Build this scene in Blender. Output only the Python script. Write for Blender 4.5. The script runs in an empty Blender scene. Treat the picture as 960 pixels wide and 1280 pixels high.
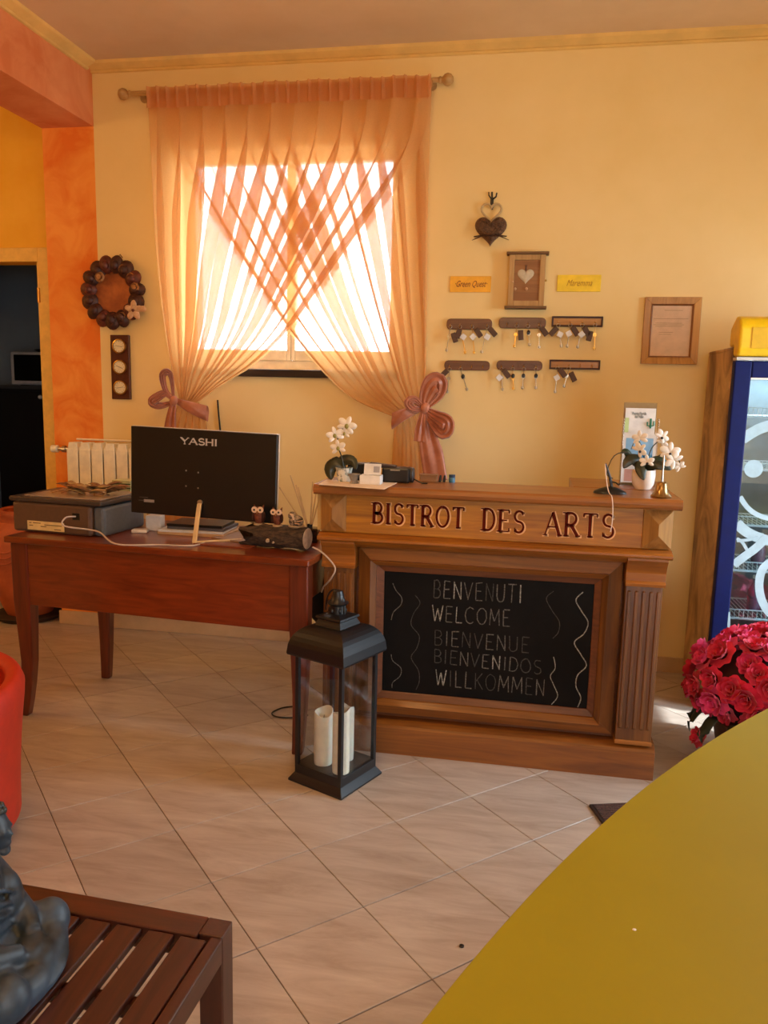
import bpy, bmesh, math, random
from math import sin, cos, pi, radians, sqrt
from mathutils import Vector, Matrix
random.seed(7)
S = bpy.context.scene
COL = S.collection
rnd = random.uniform

# ------------------------------------------------------------------ camera
CAM = Vector((0, 0, 1.5)); FPX = 994.06
PITCH, ROLL, YAW = 0.155075, 0.0225993, 0.1764527
_f = Vector((-sin(YAW)*cos(PITCH), cos(YAW)*cos(PITCH), -sin(PITCH)))
_r = Vector((cos(YAW), sin(YAW), 0)); _u = _r.cross(_f)
CR = _r*cos(ROLL) + _u*sin(ROLL); CU = -_r*sin(ROLL) + _u*cos(ROLL); CF = _f
cam = bpy.data.cameras.new('camera'); co = bpy.data.objects.new('camera', cam); COL.objects.link(co)
m = Matrix((CR, CU, -CF)).transposed().to_4x4(); m.translation = CAM; co.matrix_world = m
cam.sensor_fit = 'HORIZONTAL'; cam.sensor_width = 36; cam.lens = FPX/960*36; cam.clip_start = .05
S.camera = co
def ray(px, py): return CR*((px-480)/FPX) - CU*((py-640)/FPX) + CF
def PW(px, py, Y=4.38):            # point of the upright plane y = Y seen at a place of the photograph
    d = ray(px, py); return CAM + d*((Y-CAM.y)/d.y)
def PF(px, py, z=0.0):             # the same for a level plane
    d = ray(px, py); return CAM + d*((z-CAM.z)/d.z)

# ------------------------------------------------------------------ light
S.view_settings.view_transform = 'Standard'; S.view_settings.look = 'None'
S.view_settings.gamma = 1; S.view_settings.use_curve_mapping = False
S.view_settings.exposure = -0.28
w = bpy.data.worlds.new('world'); S.world = w; w.use_nodes = True
bg = w.node_tree.nodes['Background']; bg.inputs[0].default_value = (.80, .90, 1.0, 1); bg.inputs[1].default_value = 15.0

def area(name, loc, target, sx, sy, energy, color, portal=False):
    l = bpy.data.lights.new(name, 'AREA'); l.shape = 'RECTANGLE'; l.size = sx; l.size_y = sy
    l.energy = energy; l.color = color
    if portal: l.cycles.is_portal = True
    o = bpy.data.objects.new(name, l); COL.objects.link(o); o.location = loc
    o.rotation_euler = (Vector(target)-Vector(loc)).to_track_quat('-Z', 'Y').to_euler(); return o
WARM = (1.0, .60, .25)
area('window_portal', (-1.36, 4.60, 2.15), (-1.36, 0, 2.15), 1.14, 1.13, 1, (1, 1, 1), True)
area('glass_door_portal', (2.34, 2.94, 1.15), (0, 2.94, 1.15), .86, 2.28, 1, (1, 1, 1), True)
area('glass_front_portal', (1.4, -2.65, .99), (1.4, 0, .99), 1.6, 1.78, 1, (1, 1, 1), True)
area('door_daylight', (2.33, 2.94, 1.5), (.2, 2.4, .4), .8, 1.4, 40, (.62, .84, 1.0))
sl = bpy.data.lights.new('sun', 'SUN'); sl.energy = 9; sl.color = (.84, .94, 1.0); sl.angle = .02
so = bpy.data.objects.new('sun', sl); COL.objects.link(so); so.rotation_euler = Vector((-1, .33, -1.3)).to_track_quat('-Z', 'Y').to_euler()
def bulb(name, loc, energy, r=.12, color=WARM):
    l = bpy.data.lights.new(name, 'POINT'); l.energy = energy; l.color = color; l.shadow_soft_size = r
    o = bpy.data.objects.new(name, l); COL.objects.link(o); o.location = loc
bulb('ceiling_bulb', (-0.7, 1.7, 2.60), 36)
bulb('ceiling_bulb_rear', (-.2, -1.0, 2.6), 70)
bulb('side_room_bulb', (-4.6, 2.6, 2.6), 60)

# ------------------------------------------------------------------ materials
def lin(c):
    f = lambda v: v/12.92 if v <= .04045 else ((v+.055)/1.055)**2.4
    return tuple(f(v/255) for v in c)
def new_mat(name):
    m = bpy.data.materials.new(name); m.use_nodes = True
    return m, m.node_tree, m.node_tree.nodes['Principled BSDF']
def noise_color(nt, b, c1, c2, scale, detail=4, stretch=(1, 1, 1), coord='Object', rough=.6, lo=.35, hi=.65, bump=0, rot=(0, 0, 0), dist=0):
    N, L = nt.nodes, nt.links
    if coord == 'World':
        tc = N.new('ShaderNodeNewGeometry'); out = tc.outputs['Position']
    else:
        tc = N.new('ShaderNodeTexCoord'); out = tc.outputs['Object']
    mp = N.new('ShaderNodeMapping'); mp.inputs['Scale'].default_value = stretch; mp.inputs['Rotation'].default_value = rot
    L.new(out, mp.inputs[0])
    nz = N.new('ShaderNodeTexNoise'); nz.inputs['Scale'].default_value = scale; nz.inputs['Detail'].default_value = detail
    nz.inputs['Roughness'].default_value = rough; nz.inputs['Distortion'].default_value = dist
    L.new(mp.outputs[0], nz.inputs['Vector'])
    cr = N.new('ShaderNodeValToRGB'); cr.color_ramp.elements[0].position = lo; cr.color_ramp.elements[1].position = hi
    cr.color_ramp.elements[0].color = (*lin(c1), 1); cr.color_ramp.elements[1].color = (*lin(c2), 1)
    L.new(nz.outputs[0], cr.inputs[0]); L.new(cr.outputs[0], b.inputs['Base Color'])
    if bump:
        bp = N.new('ShaderNodeBump'); bp.inputs['Strength'].default_value = bump; bp.inputs['Distance'].default_value = .004
        L.new(nz.outputs[0], bp.inputs['Height']); L.new(bp.outputs[0], b.inputs['Normal'])
    return cr, nz, mp
MC = {}
def M(name, c, rough=.5, metal=0, c2=None, scale=20, stretch=(1, 1, 1), bump=0, emit=0, coat=0, spec=.5, coord='Object', dist=0, lo=.35, hi=.65, rot=(0, 0, 0)):
    if name in MC: return MC[name]
    m, nt, b = new_mat(name)
    b.inputs['Roughness'].default_value = rough; b.inputs['Metallic'].default_value = metal
    b.inputs['Specular IOR Level'].default_value = spec
    if coat: b.inputs['Coat Weight'].default_value = coat; b.inputs['Coat Roughness'].default_value = .15
    if c2 is None: c2 = tuple(max(0, v*.93) for v in c)
    noise_color(nt, b, c2, c, scale, stretch=stretch, bump=bump, coord=coord, dist=dist, lo=lo, hi=hi, rot=rot)
    if emit:
        b.inputs['Emission Color'].default_value = (*lin(c), 1); b.inputs['Emission Strength'].default_value = emit
    MC[name] = m; return m
def glass(name, c=(1, 1, 1), rough=0, alpha=.08):
    if name in MC: return MC[name]
    m, nt, b = new_mat(name); N, L = nt.nodes, nt.links
    t = N.new('ShaderNodeBsdfTransparent'); t.inputs[0].default_value = (*c, 1)
    g = N.new('ShaderNodeBsdfGlossy'); g.inputs['Roughness'].default_value = max(rough, .02)
    fr = N.new('ShaderNodeLayerWeight'); fr.inputs[0].default_value = .5
    pw = N.new('ShaderNodeMath'); pw.operation = 'POWER'; pw.inputs[1].default_value = 4
    ml = N.new('ShaderNodeMath'); ml.operation = 'MULTIPLY_ADD'; ml.inputs[1].default_value = .7; ml.inputs[2].default_value = .03+alpha*.1; ad = ml
    L.new(fr.outputs['Facing'], pw.inputs[0]); L.new(pw.outputs[0], ml.inputs[0])
    mx = N.new('ShaderNodeMixShader'); L.new(ad.outputs[0], mx.inputs[0]); L.new(t.outputs[0], mx.inputs[1]); L.new(g.outputs[0], mx.inputs[2])
    L.new(mx.outputs[0], N['Material Output'].inputs[0]); MC[name] = m; return m
def sheer(name, c, transp):
    m, nt, b = new_mat(name); N, L = nt.nodes, nt.links
    d = N.new('ShaderNodeBsdfDiffuse'); d.inputs[0].default_value = (*lin(c), 1)
    tl = N.new('ShaderNodeBsdfTranslucent'); tl.inputs[0].default_value = (*lin(c), 1)
    a = N.new('ShaderNodeMixShader'); a.inputs[0].default_value = .5; L.new(d.outputs[0], a.inputs[1]); L.new(tl.outputs[0], a.inputs[2])
    t = N.new('ShaderNodeBsdfTransparent')
    tc = N.new('ShaderNodeTexCoord'); wv = N.new('ShaderNodeTexNoise'); wv.inputs['Scale'].default_value = 260
    L.new(tc.outputs['Object'], wv.inputs['Vector'])
    mr = N.new('ShaderNodeMapRange'); mr.inputs['To Min'].default_value = transp-.08; mr.inputs['To Max'].default_value = transp+.08
    L.new(wv.outputs[0], mr.inputs[0])
    x = N.new('ShaderNodeMixShader'); L.new(mr.outputs[0], x.inputs[0]); L.new(a.outputs[0], x.inputs[1]); L.new(t.outputs[0], x.inputs[2])
    L.new(x.outputs[0], N['Material Output'].inputs[0]); return m
def wood(name, c, c2, rough=.35, axis='x', scale=5, coat=.2, dist=1.5, bump=.05):
    st = {'x': (.35, 6, 6), 'y': (6, .35, 6), 'z': (6, 6, .35)}[axis]
    return M(name, c, rough, c2=c2, scale=scale, stretch=st, coat=coat, dist=dist, bump=bump, coord='World', lo=.3, hi=.7)

m_wall = M('pale_yellow_plaster', (240, 213, 153), .85, c2=(235, 206, 141), scale=1.6, bump=.06, coord='World', spec=.2)
m_wally = M('yellow_plaster', (240, 190, 70), .85, c2=(232, 176, 52), scale=3, bump=.06, coord='World', spec=.2)
m_orange = M('mottled_orange_plaster', (244, 160, 72), .8, c2=(228, 120, 42), scale=4.5, bump=.08, coord='World', spec=.2, dist=.8)
m_beam = M('mottled_salmon_plaster', (226, 148, 98), .8, c2=(210, 122, 74), scale=3.5, bump=.08, coord='World', spec=.2, dist=.8)
m_ceil = M('ceiling_paint', (226, 196, 156), .9, c2=(218, 186, 144), scale=2, coord='World', spec=.2)
m_corn = M('cornice_plaster', (236, 196, 116), .8, scale=6, coord='World')
m_white = M('white_lacquer', (235, 230, 222), .4)
m_cream = M('cream_enamel', (246, 234, 200), .35)
m_casing = M('yellow_casing_paint', (236, 196, 96), .6)
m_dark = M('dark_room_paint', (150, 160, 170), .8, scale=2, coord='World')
m_black = M('black_plastic', (16, 15, 16), .35)
m_blackm = M('black_metal', (20, 21, 24), .38, bump=.03, scale=90)
m_steel = M('steel', (190, 188, 180), .3, 1)
m_brass = M('brass', (196, 150, 70), .3, 1)
m_chrome = M('champagne_metal', (226, 204, 160), .4, .35)
m_desk = wood('cherry_wood', (134, 58, 22), (96, 36, 10), .3, 'x', 5, .4)
m_deskz = wood('cherry_wood_upright', (116, 46, 22), (78, 28, 12), .3, 'z', 5, .4)
m_oak = wood('honey_oak', (172, 106, 30), (126, 70, 14), .46, 'x', 4, .08)
m_oakz = wood('honey_oak_upright', (130, 80, 24), (88, 50, 12), .46, 'z', 4, .08)
m_oakm = wood('mid_oak', (150, 90, 28), (106, 58, 16), .45, 'x', 4, .1)
m_oakd = wood('dark_oak', (116, 66, 32), (84, 44, 20), .42, 'x', 5, .2)
m_plain = wood('raw_pale_wood', (206, 170, 100), (182, 142, 76), .6, 'z', 5, 0)
m_slat = wood('dark_slat_wood', (78, 36, 22), (50, 21, 12), .38, 'y', 6, .25)
m_slatx = wood('dark_slat_wood_across', (84, 38, 22), (54, 23, 12), .38, 'x', 6, .25)
m_paper = M('white_paper', (232, 232, 232), .7)
m_cork = M('greenish_leaf', (44, 62, 34), .45, c2=(26, 40, 20), scale=30)
m_letter = M('dark_carved_paint', (92, 26, 12), .8, spec=.1)
m_gilt = M('pale_carved_edge', (246, 196, 136), .6)
m_board = M('chalkboard_slate', (20, 18, 18), .6, c2=(14, 13, 13), scale=6, spec=.12)
chalks = [M('chalk_%s' % n, c, .9, c2=tuple(int(v*.62) for v in c), scale=160, lo=.4, hi=.6) for n, c in
          (('bright', (176, 176, 170)), ('soft', (120, 118, 114)), ('faint', (78, 76, 74)))]

# ------------------------------------------------------------------ mesh building
def origin_of(o):
    v = Vector((0, 0, 0))
    while o: v += o.location; o = o.parent
    return v
class MB:
    def __init__(s): s.v = []; s.f = []
    def add(s, vs, fs):
        n = len(s.v); s.v += [Vector(p) for p in vs]; s.f += [tuple(i+n for i in f) for f in fs]; return s
    def box(s, x0, x1, y0, y1, z0, z1):
        return s.add([(x, y, z) for x in (x0, x1) for y in (y0, y1) for z in (z0, z1)],
                     [(0, 1, 3, 2), (4, 6, 7, 5), (0, 4, 5, 1), (2, 3, 7, 6), (0, 2, 6, 4), (1, 5, 7, 3)])
    def obox(s, c, h, rot=None):
        c = Vector(c); R = rot or Matrix.Identity(3)
        return s.add([c + R @ Vector((x*h[0], y*h[1], z*h[2])) for x in (-1, 1) for y in (-1, 1) for z in (-1, 1)],
                     [(0, 1, 3, 2), (4, 6, 7, 5), (0, 4, 5, 1), (2, 3, 7, 6), (0, 2, 6, 4), (1, 5, 7, 3)])
    def grid(s, fn, nu, nv, cu=False, cv=False):
        U = nu if cu else nu+1; V = nv if cv else nv+1
        vs = [fn(i/nu, j/nv) for i in range(U) for j in range(V)]
        fs = [((i % U)*V+j % V, ((i+1) % U)*V+j % V, ((i+1) % U)*V+(j+1) % V, (i % U)*V+(j+1) % V) for i in range(nu) for j in range(nv)]
        return s.add(vs, fs)
    def lathe(s, prof, c=(0, 0, 0), n=24, R=None, caps=True):
        c = Vector(c); R = R or Matrix.Identity(3); k = len(prof)
        vs = [c + R @ Vector((r*cos(2*pi*i/n), r*sin(2*pi*i/n), z)) for i in range(n) for r, z in prof]
        fs = [(i*k+j, ((i+1) % n)*k+j, ((i+1) % n)*k+j+1, i*k+j+1) for i in range(n) for j in range(k-1)]
        if caps:
            fs.append(tuple(i*k for i in range(n))[::-1]); fs.append(tuple(i*k+k-1 for i in range(n)))
        return s.add(vs, fs)
    def ell(s, c, r, nu=14, nv=9, R=None):
        if not hasattr(r, '__len__'): r = (r, r, r)
        c = Vector(c); R = R or Matrix.Identity(3)
        e = 1e-3
        vs = [c + R @ Vector((r[0]*sin(a)*cos(b), r[1]*sin(a)*sin(b), r[2]*cos(a))) for i in range(nu) for j in range(nv+1)
              for a, b in [(pi - (e + (pi-2*e)*j/nv), 2*pi*i/nu)]]
        k = nv+1
        fs = [(i*k+j, ((i+1) % nu)*k+j, ((i+1) % nu)*k+j+1, i*k+j+1) for i in range(nu) for j in range(nv)]
        fs.append(tuple(i*k for i in range(nu))[::-1]); fs.append(tuple(i*k+nv for i in range(nu)))
        return s.add(vs, fs)
    def tube(s, path, r, n=8, close=False, flat=1.0):
        P = [Vector(p) for p in path]; k = len(P)
        rr = r if hasattr(r, '__len__') else [r]*k
        up = Vector((0, 0, 1)); prev = None; vs = []
        for i, p in enumerate(P):
            if close: t = (P[(i+1) % k]-P[i-1])
            else: t = P[min(i+1, k-1)]-P[max(i-1, 0)]
            t.normalize()
            if prev is None:
                a = up if abs(t.z) < .9 else Vector((0, 1, 0)); nx = t.cross(a).normalized()
            else:
                nx = (prev - t*prev.dot(t)).normalized()
            prev = nx; ny = t.cross(nx)
            vs += [p + (nx*cos(2*pi*j/n) + ny*sin(2*pi*j/n)*flat)*rr[i] for j in range(n)]
        m_ = k if close else k-1
        fs = [(i*n+j, i*n+(j+1) % n, ((i+1) % k)*n+(j+1) % n, ((i+1) % k)*n+j) for i in range(m_) for j in range(n)]
        if not close: fs += [tuple(range(n))[::-1], tuple((k-1)*n+j for j in range(n))]
        return s.add(vs, fs)
    def cyl(s, a, b, r, n=16, r2=None): return s.tube([a, b], [r, r if r2 is None else r2], n)
    def prism(s, poly, y0, y1, mapf=None):     # polygon in x,z swept along y
        mapf = mapf or (lambda x, z, y: (x, y, z)); n = len(poly)
        vs = [mapf(x, z, y0) for x, z in poly] + [mapf(x, z, y1) for x, z in poly]
        fs = [tuple(range(n)), tuple(range(n, 2*n))[::-1]] + [(i, n+i, n+(i+1) % n, (i+1) % n) for i in range(n)]
        return s.add(vs, fs)
    def ribbon(s, pts, w, mapf, y0, y1):       # stroke of width w laid on a plane given by mapf(x, z, y)
        n = len(pts); L_ = []; R_ = []
        ws = w if hasattr(w, '__len__') else [w]*n
        for i in range(n):
            a = Vector(pts[max(i-1, 0)]); b = Vector(pts[min(i+1, n-1)]); t = b-a
            if t.length < 1e-9: t = Vector((1, 0))
            t.normalize(); nn = Vector((-t.y, t.x))*ws[i]/2; p = Vector(pts[i]); L_.append(p+nn); R_.append(p-nn)
        for i in range(n-1):
            q = [L_[i], L_[i+1], R_[i+1], R_[i]]
            s.prism([(p.x, p.y) for p in q], y0, y1, mapf)
        return s
    def build(s, name, mat, parent=None, smooth=False, bevel=0, kind=None, label=None, cat=None, group=None, solid=0, sub=0, loc=None, seg=2):
        me = bpy.data.meshes.new(name)
        off = origin_of(parent) if parent else Vector((0, 0, 0))
        if parent is None and loc is None:
            xs = [p.x for p in s.v]; ys = [p.y for p in s.v]; zs = [p.z for p in s.v]
            loc = Vector(((min(xs)+max(xs))/2, (min(ys)+max(ys))/2, min(zs)))
        if parent is None: off = Vector(loc)
        me.from_pydata([tuple(p-off) for p in s.v], [], s.f); me.materials.append(mat)
        bm = bmesh.new(); bm.from_mesh(me); bmesh.ops.recalc_face_normals(bm, faces=bm.faces); bm.to_mesh(me); bm.free()
        if smooth:
            me.polygons.foreach_set('use_smooth', [True]*len(me.polygons)); me.set_sharp_from_angle(angle=radians(45))
        o = bpy.data.objects.new(name, me); COL.objects.link(o)
        if parent: o.parent = parent
        else: o.location = off
        if solid: q = o.modifiers.new('solid', 'SOLIDIFY'); q.thickness = solid; q.offset = 0
        if bevel: q = o.modifiers.new('bevel', 'BEVEL'); q.width = bevel; q.segments = seg; q.limit_method = 'ANGLE'; q.angle_limit = radians(35)
        if sub: q = o.modifiers.new('sub', 'SUBSURF'); q.levels = sub; q.render_levels = sub
        tag(o, label, cat, group, kind); return o
def tag(o, label=None, cat=None, group=None, kind=None):
    if label: o['label'] = label
    if cat: o['category'] = cat
    if group: o['group'] = group
    if kind: o['kind'] = kind
    return o
def thing(name, label, cat, loc=(0, 0, 0), group=None, kind=None):
    o = bpy.data.objects.new(name, None); COL.objects.link(o); o.location = loc; o.empty_display_size = .05
    return tag(o, label, cat, group, kind)
def dup(o, parent=None):
    c = o.copy(); COL.objects.link(c); c.parent = parent
    for ch in list(o.children): dup(ch, c)
    return c
def struct(name, mb, mat, **k): return mb.build(name, mat, kind='structure', **k)
def rotz(a): return Matrix.Rotation(a, 3, 'Z')
def rotx(a): return Matrix.Rotation(a, 3, 'X')
def roty(a): return Matrix.Rotation(a, 3, 'Y')
def bez(a, b, c, d, n=12):
    a, b, c, d = map(Vector, (a, b, c, d))
    return [a*(1-t)**3 + b*3*t*(1-t)**2 + c*3*t*t*(1-t) + d*t**3 for t in [i/n for i in range(n+1)]]
def poly_at(pl, t):
    n = len(pl)-1; x = max(0, min(.99999, t))*n; i = int(x); f = x-i
    p0, p1, p2, p3 = pl[max(i-1, 0)], pl[i], pl[i+1], pl[min(i+2, n)]
    return ((p1*2) + (p2-p0)*f + (p0*2-p1*5+p2*4-p3)*f*f + (p1*3-p0-p2*3+p3)*f**3)*.5

# ================================================================== ROOM
WY = 4.38; CZ = 3.24; DY = 4.70; WX0, WX1, WZ0, WZ1 = -1.98, -.735, 1.59, 2.77
bx = lambda *a: MB().box(*a)
# floor bed with square tiles laid diagonally
fl = struct('floor', MB().box(-6.2, 2.45, -2.8, 4.64, -.15, -.004).box(-6.2, -2.81, 4.64, DY+.12, -.15, -.004), M('grey_grout', (112, 92, 74), .9, scale=60), loc=(0, 0, -.15))
TA = -.815865; U = Vector((cos(TA), sin(TA), 0)); Nn = Vector((-sin(TA), cos(TA), 0)); TP = .3365
tm, nt, b = new_mat('floor_tile_glaze'); b.inputs['Roughness'].default_value = .34; b.inputs['Specular IOR Level'].default_value = .5
cr, nz, mp = noise_color(nt, b, (164, 146, 130), (198, 184, 170), 3.2, 6, (1.0, 5.0, 1), 'World', .65, .3, .72, .03, (0, 0, -TA-pi/2), .6)
N, L = nt.nodes, nt.links
oi = N.new('ShaderNodeObjectInfo'); hs = N.new('ShaderNodeHueSaturation'); mr = N.new('ShaderNodeMapRange')
mr.inputs['To Min'].default_value = .93; mr.inputs['To Max'].default_value = 1.06
L.new(oi.outputs['Random'], mr.inputs[0]); L.new(mr.outputs[0], hs.inputs['Value']); L.new(cr.outputs[0], hs.inputs['Color']); L.new(hs.outputs[0], b.inputs['Base Color'])
H = TP/2-.0014
def tile_shape(mb, c):
    R = rotz(TA); e = .0012
    top = [c+R@Vector((x*(H-e), y*(H-e), 0)) for x, y in ((-1, -1), (1, -1), (1, 1), (-1, 1))]
    mid = [c+R@Vector((x*H, y*H, -e)) for x, y in ((-1, -1), (1, -1), (1, 1), (-1, 1))]
    bot = [c+R@Vector((x*H, y*H, -.004)) for x, y in ((-1, -1), (1, -1), (1, 1), (-1, 1))]
    f = [(0, 1, 2, 3)]
    for a in (0, 4): f += [(a+i, a+4+i, a+4+(i+1) % 4, a+(i+1) % 4) for i in range(4)]
    return mb.add(top+mid+bot, f)
base = tile_shape(MB(), Vector((0, 0, 0))).build('tile', tm, None, loc=(0, 0, 0))
tme = base.data; bpy.data.objects.remove(base)
rest = MB(); cells = []
for i in range(-30, 31):
    for k in range(-30, 31):
        c = Nn*(-.5526-TP*(i+.5)) + U*(-2.13+TP*1.003*(k+.5))
        if not (-6 < c.x < 2.5 and -2.6 < c.y < (4.60 if c.x > -2.6 else 4.80)): continue
        d = c-CAM; z = d.dot(CF); px = 480+FPX*d.dot(CR)/max(z, .01); py = 640-FPX*d.dot(CU)/max(z, .01)
        if z > .3 and -120 < px < 1080 and 500 < py < 1480: cells.append((-z, c))
        else: tile_shape(rest, c)
cells.sort(key=lambda q: -q[0])
for z, c in cells[:290]:
    o = bpy.data.objects.new('tile', tme); COL.objects.link(o); o.parent = fl; o.location = c - fl.location
for z, c in cells[290:]: tile_shape(rest, c)
rest.build('tile_field', tm, fl, kind='stuff')

# back wall around the window, pillar, beam, door wall
mb = MB(); WT = .26
mb.box(-2.49, WX0, WY, WY+WT, 0, CZ); mb.box(WX1, 2.45, WY, WY+WT, 0, CZ)
mb.box(WX0, WX1, WY, WY+WT, 0, WZ0); mb.box(WX0, WX1, WY, WY+WT, WZ1, CZ)
struct('wall_back', mb, m_wall)
pil = struct('wall_pillar', bx(-2.81, -2.49, WY, DY+.12, 0, 2.915), m_orange)
struct('trim_1', bx(-2.81, -2.49, -2.6, WY+WT, 2.915, CZ), m_beam)       # boxed ceiling beam
DX1, DX0, DZ = -3.07, -3.95, 2.23
mb = MB(); mb.box(DX1, -2.81, DY, DY+.12, 0, CZ); mb.box(-6.2, DX0, DY, DY+.12, 0, CZ); mb.box(DX0, DX1, DY, DY+.12, DZ, CZ)
struct('wall_door_side', mb, m_wally)
struct('wall_left', bx(-6.3, -6.2, -2.8, 7.2, 0, CZ), m_wally)
XR = 2.35
mb = MB(); mb.box(XR, XR+.1, 3.38, WY+WT, 0, CZ); mb.box(XR, XR+.1, -2.8, 2.5, 0, CZ); mb.box(XR, XR+.1, 2.5, 3.38, 2.3, CZ)
struct('wall_right', mb, m_wall)
mb = MB(); mb.box(-6.2, .6, -2.8, -2.7, 0, CZ); mb.box(2.2, 2.45, -2.8, -2.7, 0, CZ); mb.box(.6, 2.2, -2.8, -2.7, 1.88, CZ); mb.box(.6, 2.2, -2.8, -2.7, 0, .1)
struct('wall_front', mb, m_wall)
struct('ceiling', bx(-6.3, 2.45, -2.8, DY+.12, CZ, CZ+.12), m_ceil)
struct('ceiling_far_room', bx(-6.2, -3.0, DY+.121, 7.1, CZ-.2, CZ-.08), m_dark)
mb = MB()
prof = [(0, 3.19), (-.012, 3.192), (-.016, 3.2), (-.012, 3.205), (-.03, 3.215), (-.05, 3.225), (-.055, 3.24), (0, 3.24)]
mb.prism(prof, -2.49, XR, lambda a, z, x: (x, WY+a, z)); struct('trim_2', mb, m_corn)
mb = MB(); mb.prism([(-a, z) for a, z in prof], -2.6, WY-.056, lambda a, z, y: (-2.49+a, y, z)); struct('trim_3', mb, m_corn)
struct('baseboard_back', bx(-2.49, XR, WY-.014, WY, 0, .085), M('beige_skirting_tile', (206, 172, 128), .45, coord='World', scale=8), bevel=.003)
struct('baseboard_pillar', bx(-2.822, -2.49, WY-.014, WY, 0, .085), MC['beige_skirting_tile'], bevel=.003)
# dark room beyond the door
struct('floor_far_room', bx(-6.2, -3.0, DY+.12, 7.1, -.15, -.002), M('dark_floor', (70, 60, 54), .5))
mb = MB(); mb.box(-5.6, -3.0, 7.0, 7.1, 0, CZ); mb.box(-3.03, -3.0, DY+.12, 7.0, 0, CZ); mb.box(-5.7, -5.6, DY+.12, 7.1, 0, CZ)
struct('wall_far_room', mb, m_dark)
# door casing
d = thing('door_1', None, None, (DX1, DY, 0), kind='structure')
mb = MB(); mb.box(DX1, DX1+.085, DY-.02, DY, 0, DZ+.085); mb.build('door_casing', m_casing, d, bevel=.004)
mb = MB(); mb.box(DX0-.085, DX0, DY-.02, DY, 0, DZ+.085); mb.build('door_casing', m_casing, d, bevel=.004)
mb = MB(); mb.box(DX0, DX1, DY-.02, DY, DZ, DZ+.085); mb.build('door_casing', m_casing, d, bevel=.004)
mb = MB(); mb.box(DX1-.02, DX1, DY, DY+.12, 0, DZ); mb.build('door_jamb', m_casing, d)
p = PW(48.5, 369, DY-.02)
MB().cyl(p+Vector((0, 0, -.045)), p+Vector((0, 0, .045)), .010, 10).build('door_hinge', m_brass, d, smooth=True)
# window
win = thing('window_1', None, None, (-1.36, WY, WZ0), kind='structure')
def rectframe(mb, x0, x1, z0, z1, wd, y0, y1, bot=None):
    bot = bot or wd
    mb.box(x0, x0+wd, y0, y1, z0, z1); mb.box(x1-wd, x1, y0, y1, z0, z1); mb.box(x0+wd, x1-wd, y0, y1, z0, z0+bot); mb.box(x0+wd, x1-wd, y0, y1, z1-wd, z1); return mb
rectframe(MB(), WX0, WX1, WZ0, WZ1, .030, WY+.10, WY+.16, .05).build('window_frame', m_white, win, bevel=.004)
for a, c in ((WX0+.03, -1.36), (-1.357, WX1-.03)):
    s_ = rectframe(MB(), a, c, WZ0+.05, WZ1-.03, .024, WY+.085, WY+.14, .06).build('window_sash', m_white, win, bevel=.006)
    bx(a+.024, c-.024, WY+.11, WY+.114, WZ0+.11, WZ1-.054).build('glass_pane', glass('window_glass'), s_)
bx(WX0-.02, WX1+.02, WY-.03, WY+.1, WZ0-.045, WZ0-.002).build('window_sill', M('dark_slate', (44, 34, 34), .3), win, bevel=.004)
# glass door on the right and shop front behind the camera (outside the picture, they let the daylight in)
g = thing('door_2', None, None, (2.40, 2.94, 0), kind='structure')
for y0, y1 in ((2.5, 3.38),):
    mb = MB(); mb.box(2.37, 2.42, y0, y0+.06, 0, 2.3); mb.box(2.37, 2.42, y1-.06, y1, 0, 2.3); mb.box(2.37, 2.42, y0+.06, y1-.06, 0, .1); mb.box(2.37, 2.42, y0+.06, y1-.06, 2.24, 2.3)
    mb.build('door_frame', m_white, g)
g = thing('window_2', None, None, (1.4, -2.75, .1), kind='structure')
rectframe(MB(), .6, 2.2, .1, 1.88, .06, -2.78, -2.73).build('window_frame', m_white, g)
# ground outside
struct('pavement_outside', bx(-14, 14, -14, 16, -.4, -.16), M('outdoor_paving', (170, 164, 154), .9))

# ================================================================== CURTAINS
m_sheer = sheer('apricot_voile', (230, 178, 114), .34)
m_head = sheer('apricot_heading_voile', (228, 164, 108), .28)
m_satin = M('terracotta_satin', (194, 122, 88), .42, c2=(160, 90, 60), scale=9, coat=.1)
m_satin.node_tree.nodes['Principled BSDF'].inputs['Sheen Weight'].default_value = .3
RY = 4.30
rod = thing('curtain_rod', 'pale wooden curtain rod with round end knobs above the window', 'curtain rod', PW(360, 108, RY))
rl, rr = PW(160, 119, RY), PW(553, 98, RY); rl.z = rr.z = (rl.z+rr.z)/2
m_rod = wood('pale_rod_wood', (196, 156, 96), (170, 128, 72), .5, 'x', 5, .1)
MB().cyl(rl, rr, .013, 14).build('pole', m_rod, rod, smooth=True)
for p, s in ((rl, -1), (rr, 1)):
    MB().lathe([(.012, -.02), (.018, -.012), (.013, 0), (.026, .012), (.031, .028), (.026, .045), (.012, .055)], p, 18, roty(s*pi/2)).build('finial', m_rod, rod, smooth=True)
for x in (rl.x+.06, rr.x-.06):
    mb = MB(); mb.cyl((x, RY, rl.z), (x, WY, rl.z), .007, 8); mb.cyl((x, WY-.008, rl.z), (x, WY, rl.z), .025, 14); mb.build('bracket', m_rod, rod, smooth=True)

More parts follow.
